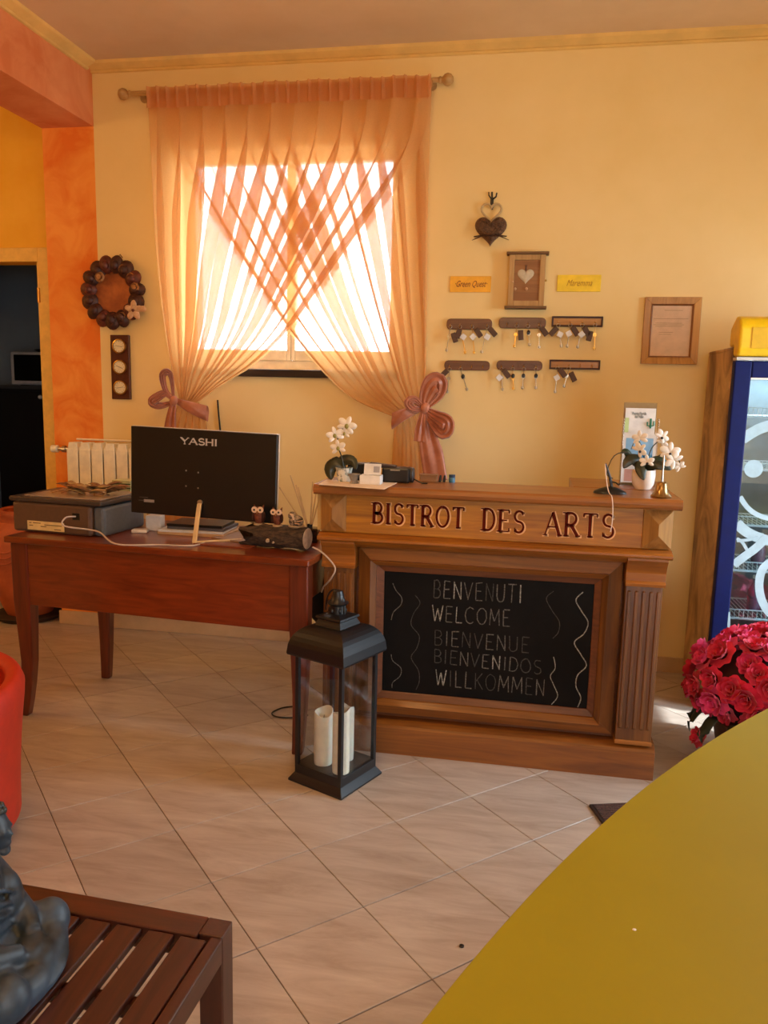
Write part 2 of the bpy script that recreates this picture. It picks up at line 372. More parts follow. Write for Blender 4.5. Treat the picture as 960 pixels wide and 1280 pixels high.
def curtain(name, label, Lp, Rp, tail, Y, N, amp, tiepos, seed, narrow):
    rg = random.Random(seed)
    LP = [PW(x, y, Y) for x, y in Lp]; RP = [PW(x, y, Y) for x, y in Rp]
    ph = [rg.uniform(-.35, .35) for _ in range(N+2)]; am = [rg.uniform(.25, 1.6) for _ in range(N+2)]
    root = thing(name, label, 'curtain', ((LP[0]+RP[0])/2))
    NU, NV = N*10, 46
    def fn(u, v):
        uu = u
        th = u*N; i = int(min(th, N-1)); f = th-i
        a = am[i]*(1-f)+am[i+1]*f; p_ = ph[i]*(1-f)+ph[i+1]*f
        t = 2*pi*th + p_*2*v
        conv = 1-v
        env = min(1, .35+v*2.2)*(.45+.55*conv) if v < .999 else .45
        uu = u + .56/N*sin(t)*a*min(1, v*3)*(.55+.45*(1-v**3)) + .10/N*sin(3.3*t+2*v)*min(1, v*3)*(1.6-a) + .25/N*sin(5.3*u*pi+3*v+seed)*v
        uu = max(0, min(1, uu))
        l = poly_at(LP, v); r = poly_at(RP, v)
        q = l.lerp(r, uu)
        sag = -.10*sin(pi*v)*sin(pi*uu)*0
        q.z += sag
        q.y = Y + amp*env*(.6+.4*a)*cos(t)
        return q
    MB().grid(fn, NU, NV).build('sheer_panel', m_sheer, root, smooth=True)
    # pinch-pleated heading
    def hd(u, v):
        q = fn(u, 0.0).copy(); s_ = sin(2*pi*u*N*2.2+1.5*sin(9*u)); q.x += .006*cos(2*pi*u*N*2.2+1.5*sin(9*u)); q.z += .014 - .105*v + .003*sin(2*pi*u*7); q.y = Y - .012 - .016*max(0, s_)**.5*(1-.5*v) ; return q
    MB().grid(hd, NU*2, 5).build('heading_tape', m_head, root, smooth=True)
    # tail below the tie
    TL = [PW(x, y, Y) for x, y in tail[0]]; TR = [PW(x, y, Y) for x, y in tail[1]]
    def tf(u, v):
        l = poly_at(TL, v); r = poly_at(TR, v); n2 = N*.45
        q = l.lerp(r, max(0, min(1, u+.35/n2*sin(4*pi*u*n2)*v))); q.y = Y + (.012+.014*v)*sin(2*pi*u*n2+2*v); return q
    MB().grid(tf, int(N*5), 20).build('lower_fall', m_sheer, root, smooth=True)
    return root
lc = curtain('sheer_curtain', 'apricot sheer curtain sweeping down to a bow on the left of the window', 
    [(183, 114), (187, 200), (192, 300), (202, 395), (213, 460), (224, 500)],
    [(541, 98), (528, 172), (494, 235), (447, 300), (402, 362), (362, 415), (318, 455), (276, 482), (246, 503)],
    ([(224, 500), (216, 515), (206, 545), (200, 600), (198, 680)], [(248, 503), (256, 520), (259, 548), (258, 600), (260, 680)]), 4.245, 12, .024, None, 3, 1)
rc = curtain('sheer_curtain', 'apricot sheer curtain drawn right to a bow beside the key racks',
    [(186, 118), (228, 210), (275, 290), (318, 355), (358, 412), (400, 462), (440, 498), (489, 520)],
    [(540, 101), (538, 180), (536, 270), (534, 360), (533, 440), (531, 508)],
    ([(489, 518), (492, 530), (490, 560), (488, 605), (486, 700)], [(531, 508), (536, 530), (546, 565), (551, 605), (556, 700)]), 4.275, 12, .020, None, 8, 1)
def hooks(root, N, Y, x0, x1):
    for k in range(N):
        x = x0+(x1-x0)*(k+.5)/N + rnd(-.02, .02); z = rl.z
        MB().tube([(x, RY+.005, z-.03), (x, RY-.018, z-.012), (x, RY-.018, z+.012), (x+rnd(-.008, .008), RY, z+.024)], .0018, 5).build('hook', m_black, root)
hooks(lc, 11, RY, PW(195, 110, RY).x, PW(535, 100, RY).x)

def sash_strip(P, W, nrm, folds=3, amp=.006, n=24):   # strip following P with half width W(t)
    def fn(u, v):
        q = poly_at(P, v); t = (poly_at(P, min(1, v+.02))-poly_at(P, max(0, v-.02))).normalized()
        s = t.cross(nrm).normalized(); return q + s*((u-.5)*2*W(v)) + nrm*(amp*sin(u*pi*2*folds/1.0)*(.4+.6*sin(pi*v)))
    return fn
def tieback(label, band, loops, tails, knot, Y):
    r = thing('curtain_tieback', label, 'tieback', PW(knot[0], knot[1], Y))
    nrm = Vector((0, -1, 0))
    def bandf(u, v):     # band gathered round the cloth, flattened tube
        l = PW(*band[0], Y); q = PW(*band[1], Y); c = l.lerp(q, u); th = 2*pi*v
        wz = .5*((PW(*band[2], Y)-PW(*band[0], Y)).length*(1-u) + .03*u)
        c2 = c + Vector((0, -.055*sin(pi*min(1, u*.9+.12)), 0)); 
        return c2 + Vector((0, .02*cos(th)+.004*sin(3*th+9*u), wz*sin(th) - wz*.6*(1-u)))
    MB().grid(bandf, 18, 16, cv=True).build('band', m_satin, r, smooth=True)
    for pts, wd in loops:
        P = [PW(x, y, Y-.06-dy) for x, y, dy in pts]
        MB().grid(sash_strip(P, lambda v, wd=wd: wd*(.3+.9*sin(pi*min(.98, v*.96+.02))), nrm), 12, 26).build('bow_loop', m_satin, r, smooth=True, solid=.004)
    for pts, wd in tails:
        P = [PW(x, y, Y-.06) for x, y in pts]
        MB().grid(sash_strip(P, lambda v, wd=wd: wd*(.35+.65*min(1, v*1.6)), nrm, 2, .005), 10, 22).build('bow_tail', m_satin, r, smooth=True, solid=.004)
    MB().ell(PW(knot[0], knot[1], Y-.068), (.024, .016, .030), 14, 9, roty(.4)).build('knot', m_satin, r, smooth=True)
tieback('dusky satin bow tying the left curtain, behind the monitor', [(261, 511), (217, 500), (262, 531)],
    [([(217, 500, 0), (207, 488, .02), (203, 470, .035), (209, 465, .03), (214, 472, .01), (217, 500, -.01)], .016),
     ([(217, 500, 0), (207, 492, .02), (196, 497, .04), (190, 503, .03), (200, 507, .01), (217, 503, -.01)], .022)],
    [([(217, 502), (214, 520), (212, 545), (211, 575)], .040)], (217, 501), 4.25)
tieback('dusky satin bow with a long tail tying the right curtain', [(491, 520), (532, 508), (493, 541)],
    [([(530, 508, 0), (533, 495, .02), (540, 481, .04), (547, 479, .03), (546, 492, .0), (533, 508, -.01)], .045),
     ([(530, 510, 0), (519, 500, .02), (511, 503, .03), (516, 511, .02), (530, 512, 0)], .020),
     ([(532, 512, 0), (545, 520, .02), (558, 528, .05), (555, 540, .03), (543, 530, .01), (532, 514, -.01)], .034)],
    [([(532, 512), (534, 540), (540, 570), (545, 602)], .062), ([(530, 512), (527, 530), (524, 552)], .03)], (531, 510), 4.25)
MB().tube([PW(272, 500, 4.372), PW(273, 515, 4.372), PW(276, 545, 4.372), PW(277, 600, 4.372), PW(280, 700, 4.372)], .005, 6).build('wall_cable', m_black, None, smooth=True, label='thin black cable running down the wall behind the monitor', cat='cable')

# ================================================================== THINGS ON THE WALL
m_bark = M('dark_nut_brown', (74, 34, 22), .55, c2=(48, 20, 14), scale=60, bump=.2)
m_bark2 = M('chestnut_red_brown', (106, 48, 32), .5, c2=(72, 28, 20), scale=50, bump=.2)
m_seed = M('dried_pod_tan', (176, 122, 70), .7, c2=(140, 92, 48), scale=60)
m_petal = M('pale_dried_flower', (214, 176, 140), .8, c2=(186, 144, 104), scale=40)
wr = PW(146, 367); R0 = .205
wreath = thing('dried_fruit_wreath', 'round dark wreath of pods and cones with a pale dried flower on the wall', 'wreath', wr)
MB().lathe([(0.001, -.02), (.14, -.02), (.15, -.008), (.14, .010), (.001, .016)], (wr.x, WY-.025, wr.z), 30, rotx(pi/2)).build('centre_disc', M('rusty_cork', (178, 100, 44), .8, c2=(140, 72, 30), scale=14), wreath, smooth=True)
for k in range(15):
    a = 2*pi*k/15+.1; p = Vector((wr.x+.150*cos(a), WY-.045+rnd(-.01, .005), wr.z+.158*sin(a)))
    mb = MB(); c = (m_bark, m_bark2, m_bark)[k % 3]
    R = Matrix.Rotation(-a, 3, 'Y')
    mb.ell(p, (.052, .024, .040+.004*(k % 3)), 12, 8, R); mb.ell(p+Vector((-.006*cos(a), -.02, -.006*sin(a))), (.028, .018, .024), 10, 6, R)
    mb.build('pod', c, wreath, smooth=True)
for px, py, rr_ in ((124, 346, .030), (168, 359, .027), (152, 395, .025), (139, 400, .026), (153, 336, .028), (163, 346, .026)):
    q = PW(px, py, WY-.07); MB().lathe([(.001, .012), (rr_*.45, .010), (rr_*.5, -.004), (rr_*.75, .006), (rr_, -.004), (rr_*.8, -.016), (.001, -.018)], q, 16, rotx(pi/2)).build('dried_slice', m_seed, wreath, smooth=True)
q = PW(167, 388, WY-.085)
for k in range(5):
    a = 2*pi*k/5+.3
    MB().ell(q+Vector((.028*cos(a), 0, .028*sin(a))), (.030, .006, .019), 12, 6, Matrix.Rotation(-a, 3, 'Y')).build('petal', m_petal, wreath, smooth=True)
q2 = PW(178, 386, WY-.088); MB().ell(q2, (.024, .006, .018), 10, 6).build('petal', m_petal, wreath, smooth=True)
MB().ell(q+Vector((0, -.008, 0)), .009, 8, 6).build('flower_heart', m_bark2, wreath, smooth=True)
MB().tube([PW(148, 321, WY-.03), PW(150, 318, WY-.01), PW(153, 322, WY-.03)], .003, 6).build('hanging_loop', m_bark, wreath)

a, c = PW(141, 419), PW(165.5, 500.5)
gx0, gx1 = -2.418, -2.300
th = thing('wall_gauge', 'narrow dark wood wall gauge with three round ivory dials', 'gauge', ((gx0+gx1)/2, WY, 1.4))
MB().box(gx0, gx1, WY-.02, WY, 1.398, 1.768).build('backboard', wood('reddish_dark_wood', (84, 30, 20), (60, 20, 14), .35, 'z', 6, .3), th, bevel=.004)
for k, z in enumerate((1.703, 1.584, 1.466)):
    q = Vector(((gx0+gx1)/2, WY-.02, z))
    dl = MB().lathe([(.001, .010), (.034, .010), (.036, .004), (.036, 0), (.001, 0)], q, 28, rotx(pi/2)).build('dial', M('ivory_dial', (236, 220, 178), .4, scale=50), th, smooth=True)
    MB().lathe([(.036, -.0), (.041, 0), (.041, .012), (.036, .013)], q, 28, rotx(pi/2), caps=False).build('dial_rim', m_brass, dl, smooth=True)
    mb = MB(); 
    for j in range(12):
        aa = 2*pi*j/12; mb.obox(q+Vector((.028*cos(aa), -.0105, .028*sin(aa))), (.0025, .0006, .0007), Matrix.Rotation(-aa, 3, 'Y'))
    aa = rnd(-1, 1); mb.obox(q+Vector((0, -.0115, 0)), (.022, .0006, .0009), Matrix.Rotation(-aa, 3, 'Y')); mb.build('needle', m_black, dl)

# radiator
rad = thing('radiator', 'cream ribbed radiator under the wall gauge, behind the desk', 'radiator', (-2.42, 4.28, .2))
zt = 1.145
for k in range(6):
    x = -2.655 + k*.078
    mb = MB(); mb.box(x+.004, x+.074, 4.245, 4.255, .22, zt-.04); mb.box(x+.034, x+.044, 4.255, 4.33, .22, zt-.02); mb.box(x+.010, x+.068, 4.32, 4.328, .22, zt-.04)
    mb.cyl((x, 4.285, zt-.045), (x+.078, 4.285, zt-.045), .021, 12); mb.cyl((x, 4.285, .26), (x+.078, 4.285, .26), .021, 12)
    mb.prism([(x+.006, zt-.05), (x+.072, zt-.05), (x+.062, zt), (x+.016, zt)], 4.25, 4.325); mb.build('radiator_section', m_cream, rad, bevel=.003)
mb = MB(); mb.cyl((-2.73, 4.285, zt-.045), (-2.655, 4.285, zt-.045), .012, 10); mb.cyl((-2.70, 4.285, zt-.045), (-2.68, 4.285, zt-.045), .02, 8); mb.build('valve', m_steel, rad, smooth=True)
MB().cyl((-2.77, 4.285, zt-.045), (-2.73, 4.285, zt-.045), .022, 14).build('valve_knob', m_cream, rad, smooth=True, bevel=.003)
MB().cyl((-2.64, 4.34, zt+.012), (-2.19, 4.34, zt+.012), .006, 8).build('top_rail', m_cream, rad, smooth=True)
for x in (-2.55, -2.30): MB().box(x-.01, x+.01, 4.32, WY, zt-.1, zt-.08).build('wall_bracket', m_steel, rad)

# hanging heart
def heart(t): 
    x = 16*sin(t)**3; z = 13*cos(t)-5*cos(2*t)-2*cos(3*t)-cos(4*t); return x/17, (z+2.5)/17
def heartsolid(c, s, d, n=40, rings=4, tx=0):
    mb = MB(); vs = []; k = rings+1
    def fn(u, v):
        x, z = heart(2*pi*u); f = sin(v*pi/2); return Vector((c[0]+x*s*f, c[1]-d*cos(v*pi/2), c[2]+z*s*f))
    mb.grid(fn, n, rings, cu=True)
    def fb(u, v):
        x, z = heart(2*pi*u); return Vector((c[0]+x*s*v, c[1]+d*.3, c[2]+z*s*v))
    mb.grid(fb, n, 1, cu=True)
    mb.grid(lambda u, v: Vector((c[0]+heart(2*pi*u)[0]*s, c[1]+d*.3*v, c[2]+heart(2*pi*u)[1]*s)), n, 1, cu=True)
    return mb
hc = PW(613, 289, WY-.03)
hh = thing('hanging_heart', 'woven twig heart with a dark ribbon bow hanging from a wall hook', 'heart ornament', hc)
m_twig = M('woven_twig', (122, 88, 58), .8, c2=(70, 46, 32), scale=110, bump=.8)
mb = heartsolid((hc.x, WY-.012, hc.z), .088, .03); 
for k in range(46):
    t0 = rnd(0, 2*pi); x0, z0 = heart(t0); f0 = rnd(.3, .92); x1_, z1_ = heart(t0+rnd(.5, 1.1)); f1 = rnd(.3, .92)
    P = [(hc.x+x0*.088*f0, WY-.014-.03*sqrt(1-f0*f0), hc.z+z0*.088*f0), (hc.x+(x0*f0+x1_*f1)/2*.09, WY-.048, hc.z+(z0*f0+z1_*f1)/2*.09), (hc.x+x1_*.088*f1, WY-.014-.03*sqrt(1-f1*f1), hc.z+z1_*.088*f1)]
    mb.tube(P, .0022, 4)
mb.build('woven_body', m_twig, hh)
q = PW(613, 294, WY-.055)
MB().tube([(hc.x-.082, WY-.02, q.z), (hc.x-.04, WY-.05, q.z), (hc.x+.04, WY-.05, q.z), (hc.x+.082, WY-.02, q.z)], .008, 6, flat=.4).build('ribbon', m_bark, hh, smooth=True)
for s in (-1, 1):
    MB().tube([(q.x, WY-.058, q.z), (q.x+s*.05, WY-.06, q.z-.006), (q.x+s*.095, WY-.04, q.z-.022)], [.004, .008, .003], 6, flat=.4).build('ribbon_end', m_bark, hh, smooth=True)
MB().tube([(hc.x+.055*heart(t)[0], WY-.02, hc.z+.092+.055*heart(t)[1]) for t in [2*pi*i/28 for i in range(28)]], .006, 6, close=True).build('wire_heart_loop', M('pale_grey_twine', (196, 168, 120), .8, scale=80), hh, smooth=True)
hk = thing('wall_hook', 'small dark iron hook above the twig heart', 'hook', PW(615, 250, WY))
mb = MB(); mb.tube([PW(615, 262, WY-.012), PW(615, 250, WY-.012), PW(615, 240, WY-.012)], .005, 6); mb.tube([PW(616, 249, WY-.014), PW(620, 246, WY-.03), PW(621, 241, WY-.03)], .004, 6); mb.tube([PW(615, 250, WY-.014), PW(611, 244, WY-.02), PW(611, 240, WY-.02)], .003, 6)
mb.build('hook', m_blackm, hk, smooth=True)
MB().box(PW(615, 255).x-.008, PW(615, 255).x+.008, WY-.012, WY, PW(615, 255).z-.02, PW(615, 255).z+.03).build('plate', m_blackm, hk)

# key cabinet with heart
x0, x1, z0, z1 = PW(636, 350).x, PW(681, 350).x, PW(655, 384).z, PW(655, 320).z
kc = thing('key_cabinet', 'small pale wooden wall cabinet with a white heart behind its door', 'cabinet', ((x0+x1)/2, WY, z0))
m_kc = wood('weathered_pale_wood', (194, 156, 100), (168, 128, 76), .7, 'z', 5, 0)
mb = rectframe(MB(), x0, x1, z0, z1, .028, WY-.055, WY-.04); mb.build('door_frame', m_kc, kc, bevel=.003)
MB().box(x0, x1, WY-.04, WY, z0, z1).build('case', m_kc, kc)
MB().box(x0+.028, x1-.028, WY-.046, WY-.041, z0+.028, z1-.028).build('door_panel', wood('tan_panel', (160, 110, 62), (128, 82, 42), .6, 'x', 4, 0), kc)
MB().box(x0-.015, x1+.015, WY-.068, WY, z1, z1+.012).build('top_board', wood('brown_edge', (120, 84, 44), (92, 62, 30), .6, 'x', 4, 0), kc, bevel=.002)
MB().box(x0-.015, x1+.015, WY-.068, WY, z0-.012, z0).build('bottom_board', MC['brown_edge'], kc, bevel=.002)
q = PW(657, 346, WY-.05); heartsolid((q.x, WY-.047, q.z), .045, .006).build('heart', M('chalky_white', (206, 190, 160), .8, scale=60), kc, smooth=True)
MB().tube([(q.x, WY-.05, q.z+.03), (q.x-.004, WY-.05, q.z+.06), (q.x+.004, WY-.05, q.z+.06), (q.x, WY-.05, q.z+.03)], .0015, 5).build('cord', m_bark, kc)
for px, py, r_ in ((658, 361, .008), (644, 361, .007), (641, 352, .005)):
    MB().ell(PW(px, py, WY-.055), r_, 10, 7).build('bead', m_petal, kc, smooth=True)
MB().ell((x1+.004, WY-.045, (z0+z1)/2), .006, 8, 6).build('knob', m_brass, kc, smooth=True)

# ---- lettering strokes (unit box, x to the right, z up)
def arc(cx, cz, rx, rz, a0, a1, n=10): return [(cx+rx*cos(radians(a0+(a1-a0)*i/n)), cz+rz*sin(radians(a0+(a1-a0)*i/n))) for i in range(n+1)]
GL = {
 'A': [([(0, 0), (.36, 1)], 't'), ([(.36, 1), (.74, 0)], 'T'), ([(.14, .36), (.6, .36)], 't')],
 'B': [([(.08, 0), (.08, 1)], 'T'), ([(.08, 1)]+arc(.30, .75, .26, .25, 90, -90)+[(.08, .5)], 'm'), ([(.08, .5)]+arc(.32, .25, .30, .25, 90, -90)+[(.08, 0)], 'm')],
 'C': [(arc(.42, .5, .40, .5, 50, 310, 16), 'm')],
 'D': [([(.08, 0), (.08, 1)], 'T'), ([(.08, 1)]+arc(.30, .5, .38, .5, 90, -90, 14)+[(.08, 0)], 'm')],
 'E': [([(.08, 0), (.08, 1)], 'T'), ([(.08, 1), (.58, 1)], 't'), ([(.08, .52), (.48, .52)], 't'), ([(.08, 0), (.6, 0)], 't')],
 'H': [([(.06, 0), (.06, 1)], 'T'), ([(.66, 0), (.66, 1)], 'T'), ([(.06, .5), (.66, .5)], 't')],
 'I': [([(.12, 0), (.12, 1)], 'T')],
 'K': [([(.06, 0), (.06, 1)], 'T'), ([(.6, 1), (.08, .45)], 't'), ([(.22, .58), (.64, 0)], 'T')],
 'L': [([(.08, 1), (.08, 0)], 'T'), ([(.08, 0), (.56, 0)], 't')],
 'M': [([(.02, 0), (.1, 1)], 't'), ([(.1, 1), (.42, .25)], 'T'), ([(.42, .25), (.74, 1)], 't'), ([(.74, 1), (.82, 0)], 'T')],
 'N': [([(.06, 0), (.06, 1)], 't'), ([(.06, 1), (.62, 0)], 'T'), ([(.62, 0), (.62, 1)], 't')],
 'O': [(arc(.40, .5, .38, .5, 90, 450, 22), 'm')],
 'R': [([(.08, 0), (.08, 1)], 'T'), ([(.08, 1)]+arc(.30, .74, .28, .26, 90, -90)+[(.08, .48)], 'm'), ([(.32, .48), (.68, 0)], 'T')],
 'S': [(arc(.32, .75, .25, .25, 40, 250, 12)+arc(.32, .25, .27, .25, 70, -150, 12), 'm')],
 'T': [([(.34, 0), (.34, 1)], 'T'), ([(0, 1), (.68, 1)], 't')],
 'U': [([(.06, 1), (.06, .3)]+arc(.34, .28, .28, .28, 180, 360)+[(.62, 1)], 'm')],
 'V': [([(0, 1), (.32, 0)], 'T'), ([(.32, 0), (.64, 1)], 't')],
 'W': [([(0, 1), (.22, 0)], 'T'), ([(.22, 0), (.44, .8)], 't'), ([(.44, .8), (.66, 0)], 'T'), ([(.66, 0), (.88, 1)], 't')],
 'Y': [([(0, 1), (.34, .48)], 'T'), ([(.68, 1), (.34, .48), (.34, 0)], 't')],
}
GW = dict(A=.74, B=.62, C=.74, D=.7, E=.6, H=.72, I=.24, K=.66, L=.58, M=.84, N=.68, O=.8, R=.7, S=.6, T=.68, U=.68, V=.64, W=.88, Y=.68)
SER = dict(A=[(0, 0), (.74, 0)], B=[(.0, 0), (.0, 1)], D=[(0, 0), (0, 1)], E=[(0, 0), (0, 1)], H=[(.06, 0), (.06, 1), (.66, 0), (.66, 1)], I=[(.12, 0), (.12, 1)],
           R=[(.08, 0), (0, 1), (.7, 0)], T=[(.34, 0)], Y=[(0, 1), (.68, 1), (.34, 0)])
def glyph(mb, ch, org, h, wd, wT, wt, mapf, y0, y1, serif=0, grow=0):
    ww = {'T': wT, 't': wt, 'm': (wT+wt)/2}
    for pts, k in GL[ch]:
        P = [(org[0]+x*h*wd, org[1]+z*h) for x, z in pts]
        if grow:   # lengthen ends
            a, b_ = Vector(P[0]), Vector(P[1]); t = (a-b_).normalized()*grow/2; P[0] = tuple(a+t)
            a, b_ = Vector(P[-1]), Vector(P[-2]); t = (a-b_).normalized()*grow/2; P[-1] = tuple(a+t)
        mb.ribbon(P, ww[k]+grow, mapf, y0, y1)
    if serif:
        for x, z in SER.get(ch, []):
            s_ = serif*h+grow/2; mb.ribbon([(org[0]+x*h*wd-s_, org[1]+z*h), (org[0]+x*h*wd+s_, org[1]+z*h)], wt*.9+grow, mapf, y0, y1)
        if ch == 'T':
            for x in (0, .68): mb.ribbon([(org[0]+x*h*wd, org[1]+h), (org[0]+x*h*wd, org[1]+h*.84)], wt+grow, mapf, y0, y1)
        if ch == 'E':
            for x, z in ((.6, .16), (.58, .84)): mb.ribbon([(org[0]+x*h*wd, org[1]+h*z), (org[0]+x*h*wd, org[1]+h*round(z))], wt+grow, mapf, y0, y1)
        if ch == 'S':
            mb.ribbon([(org[0]+.51*h*wd, org[1]+.98*h), (org[0]+.51*h*wd, org[1]+.80*h)], wt+grow, mapf, y0, y1); mb.ribbon([(org[0]+.08*h*wd, org[1]+.02*h), (org[0]+.08*h*wd, org[1]+.2*h)], wt+grow, mapf, y0, y1)

def text_part(name, s, mat, parent, loc, size, shear=0, Y=None, width=None):
    cu = bpy.data.curves.new(name, 'FONT'); cu.body = s; cu.size = size; cu.shear = shear; cu.align_x = 'CENTER'; cu.align_y = 'CENTER'; cu.extrude = .0006; cu.resolution_u = 3
    t = bpy.data.objects.new(name, cu); COL.objects.link(t)
    me = bpy.data.meshes.new_from_object(t.evaluated_get(bpy.context.evaluated_depsgraph_get())); bpy.data.objects.remove(t)
    me.name = name; xs = [v.co.x for v in me.vertices]; sc = (width/(max(xs)-min(xs))) if width else 1
    off = origin_of(parent)
    for v in me.vertices: v.co = Vector((loc[0]+v.co.x*sc, loc[1]-v.co.z, loc[2]+v.co.y))-off
    me.materials.clear(); me.materials.append(mat); o = bpy.data.objects.new(name, me); COL.objects.link(o); o.parent = parent; return o
for (ax, ay, bx_, by, txt, mt, ink, lab, wd) in (
    (563, 345.5, 613.5, 365.5, '\u00b7Green Quest\u00b7', M('amber_card', (246, 178, 38), .5), M('brown_ink', (132, 66, 14), .6), 'amber rectangular sign reading Green Quest left of the small cabinet', .17),
    (697, 343.8, 750.5, 364.8, 'Maremma', M('lemon_card', (252, 214, 36), .5), M('ochre_ink', (190, 140, 10), .6), 'bright yellow rectangular sign reading Maremma right of the small cabinet', .13)):
    a, c = PW(ax, ay), PW(bx_, by); a.z, c.z = a.z, c.z
    sg = thing('wall_sign', lab, 'sign', ((a.x+c.x)/2, WY, c.z))
    MB().box(a.x, c.x, WY-.008, WY, c.z, a.z).build('plate', mt, sg, bevel=.002)
    text_part('lettering', txt, ink, sg, ((a.x+c.x)/2, WY-.009, (a.z+c.z)/2), .046, .45, width=wd)

# framed notice
pf = thing('picture_frame', 'light wooden frame with a printed notice on the right wall', 'picture frame', (.69, WY, 1.65))
m_frame = wood('honey_frame', (196, 140, 62), (164, 110, 40), .4, 'z', 5, .3)
fx0, fx1, fz0, fz1 = .556, .832, 1.652, 1.988
def mitred(parent, x0, x1, z0, z1, wd, y_out, y_in, yb, mat, name='frame_rail', mats=None):
    c = [(x0, z0), (x1, z0), (x1, z1), (x0, z1)]; i_ = [(x0+wd, z0+wd), (x1-wd, z0+wd), (x1-wd, z1-wd), (x0+wd, z1-wd)]
    for k in range(4):
        a, b_ = c[k], c[(k+1) % 4]; p_, q_ = i_[k], i_[(k+1) % 4]
        v = [(a[0], y_out, a[1]), (b_[0], y_out, b_[1]), (q_[0], y_in, q_[1]), (p_[0], y_in, p_[1])]
        v += [(x, yb, z) for x, y, z in v]
        mb = MB().add(v, [(0, 1, 2, 3), (7, 6, 5, 4), (0, 4, 5, 1), (1, 5, 6, 2), (2, 6, 7, 3), (3, 7, 4, 0)])
        mb.build(name, (mats[k % 2] if mats else mat), parent, bevel=.0015)
mitred(pf, fx0, fx1, fz0, fz1, .038, WY-.026, WY-.018, WY, m_frame)
mitred(pf, fx0+.034, fx1-.034, fz0+.034, fz1-.034, .008, WY-.024, WY-.012, WY-.002, wood('frame_inner', (150, 92, 34), (120, 70, 24), .4, 'z', 5, .3), 'inner_lip')
MB().box(fx0+.038, fx1-.038, WY-.008, WY-.004, fz0+.038, fz1-.038).build('printed_sheet', M('pinkish_paper', (222, 186, 150), .7), pf)
m_ink = M('grey_ink', (168, 132, 100), .8); mb = MB()
for z, x0_, x1_ in ((.270, .10, .19), (.228, .05, .22), (.206, .06, .19), (.198, .05, .20), (.190, .06, .19), (.160, .08, .15), (.150, .08, .14)):
    mb.box(fx0+x0_, fx0+x1_, WY-.0088, WY-.008, fz0+z, fz0+z+.0022)
mb.build('printed_lines', m_ink, pf)
bx(fx0+.042, fx1-.042, WY-.0125, WY-.0115, fz0+.042, fz1-.042).build('glass', glass('frame_glass'), pf)

# key racks and keys
m_rack = wood('rack_brown_wood', (112, 66, 34), (82, 46, 24), .45, 'x', 5, .2)
m_rackin = wood('rack_tan_wood', (196, 144, 76), (160, 110, 50), .5, 'x', 5, .1)
m_fob = M('brown_leather_fob', (84, 56, 38), .6, scale=80)
m_key = M('nickel_key', (176, 168, 150), .3, .9); m_keyb = M('brass_key', (226, 178, 90), .3, .9)
m_tag = M('white_key_tag', (228, 228, 230), .4)
racks = [
 ('top left', (559, 398.5, 615, 412.5), 'round', (563, 575, 590, 609)),
 ('top middle', (624, 397, 682, 411), 'round', (634, 646, 660, 674)),
 ('top right', (690, 395.5, 753, 409), 'square', (698, 713, 728, 744)),
 ('bottom left', (556, 450.5, 612, 463.5), 'round', (562, 576, 590, 604)),
 ('bottom middle', (621, 450.5, 677.5, 463.5), 'round', (627, 641, 655, 670)),
 ('bottom right', (687, 449.5, 749.5, 462.5), 'square', (697, 711, 725, 740))]
for pos, (ax, ay, bx_, by), kind, hx in racks:
    a, c = PW(ax, ay), PW(bx_, by); x0, x1, z1, z0 = a.x, c.x, a.z, c.z
    rk = thing('key_rack', ('rounded dark wooden' if kind == 'round' else 'framed tan wooden')+' key rack, %s of the six on the wall' % pos, 'key rack', ((x0+x1)/2, WY, z0), 'key racks on the wall')
    if kind == 'round':
        r_ = .02; P = []
        for cx, cz, a0 in ((x1-r_, z1-r_, 0), (x0+r_, z1-r_, 90), (x0+r_, z0+r_, 180), (x1-r_, z0+r_, 270)):
            P += [(cx+r_*cos(radians(a0+i*30)), cz+r_*sin(radians(a0+i*30))) for i in range(4)]
        MB().prism(P, WY-.018, WY).build('board', m_rack, rk, bevel=.003)
    else:
        MB().box(x0+.006, x1-.006, WY-.012, WY, z0+.006, z1-.006).build('board', m_rackin, rk)
        mitred(rk, x0, x1, z0, z1, .009, WY-.02, WY-.018, WY, M('dark_rack_edge', (62, 30, 20), .4), 'rack_border')
    for h in hx:
        q = PW(h, (ay+by)/2+1, WY-.018)
        MB().tube([(q.x, WY-.016, q.z+.006), (q.x, WY-.032, q.z+.002), (q.x, WY-.036, q.z-.008), (q.x, WY-.042, q.z-.002)], .0022, 6).build('hook', m_brass, rk, smooth=True)
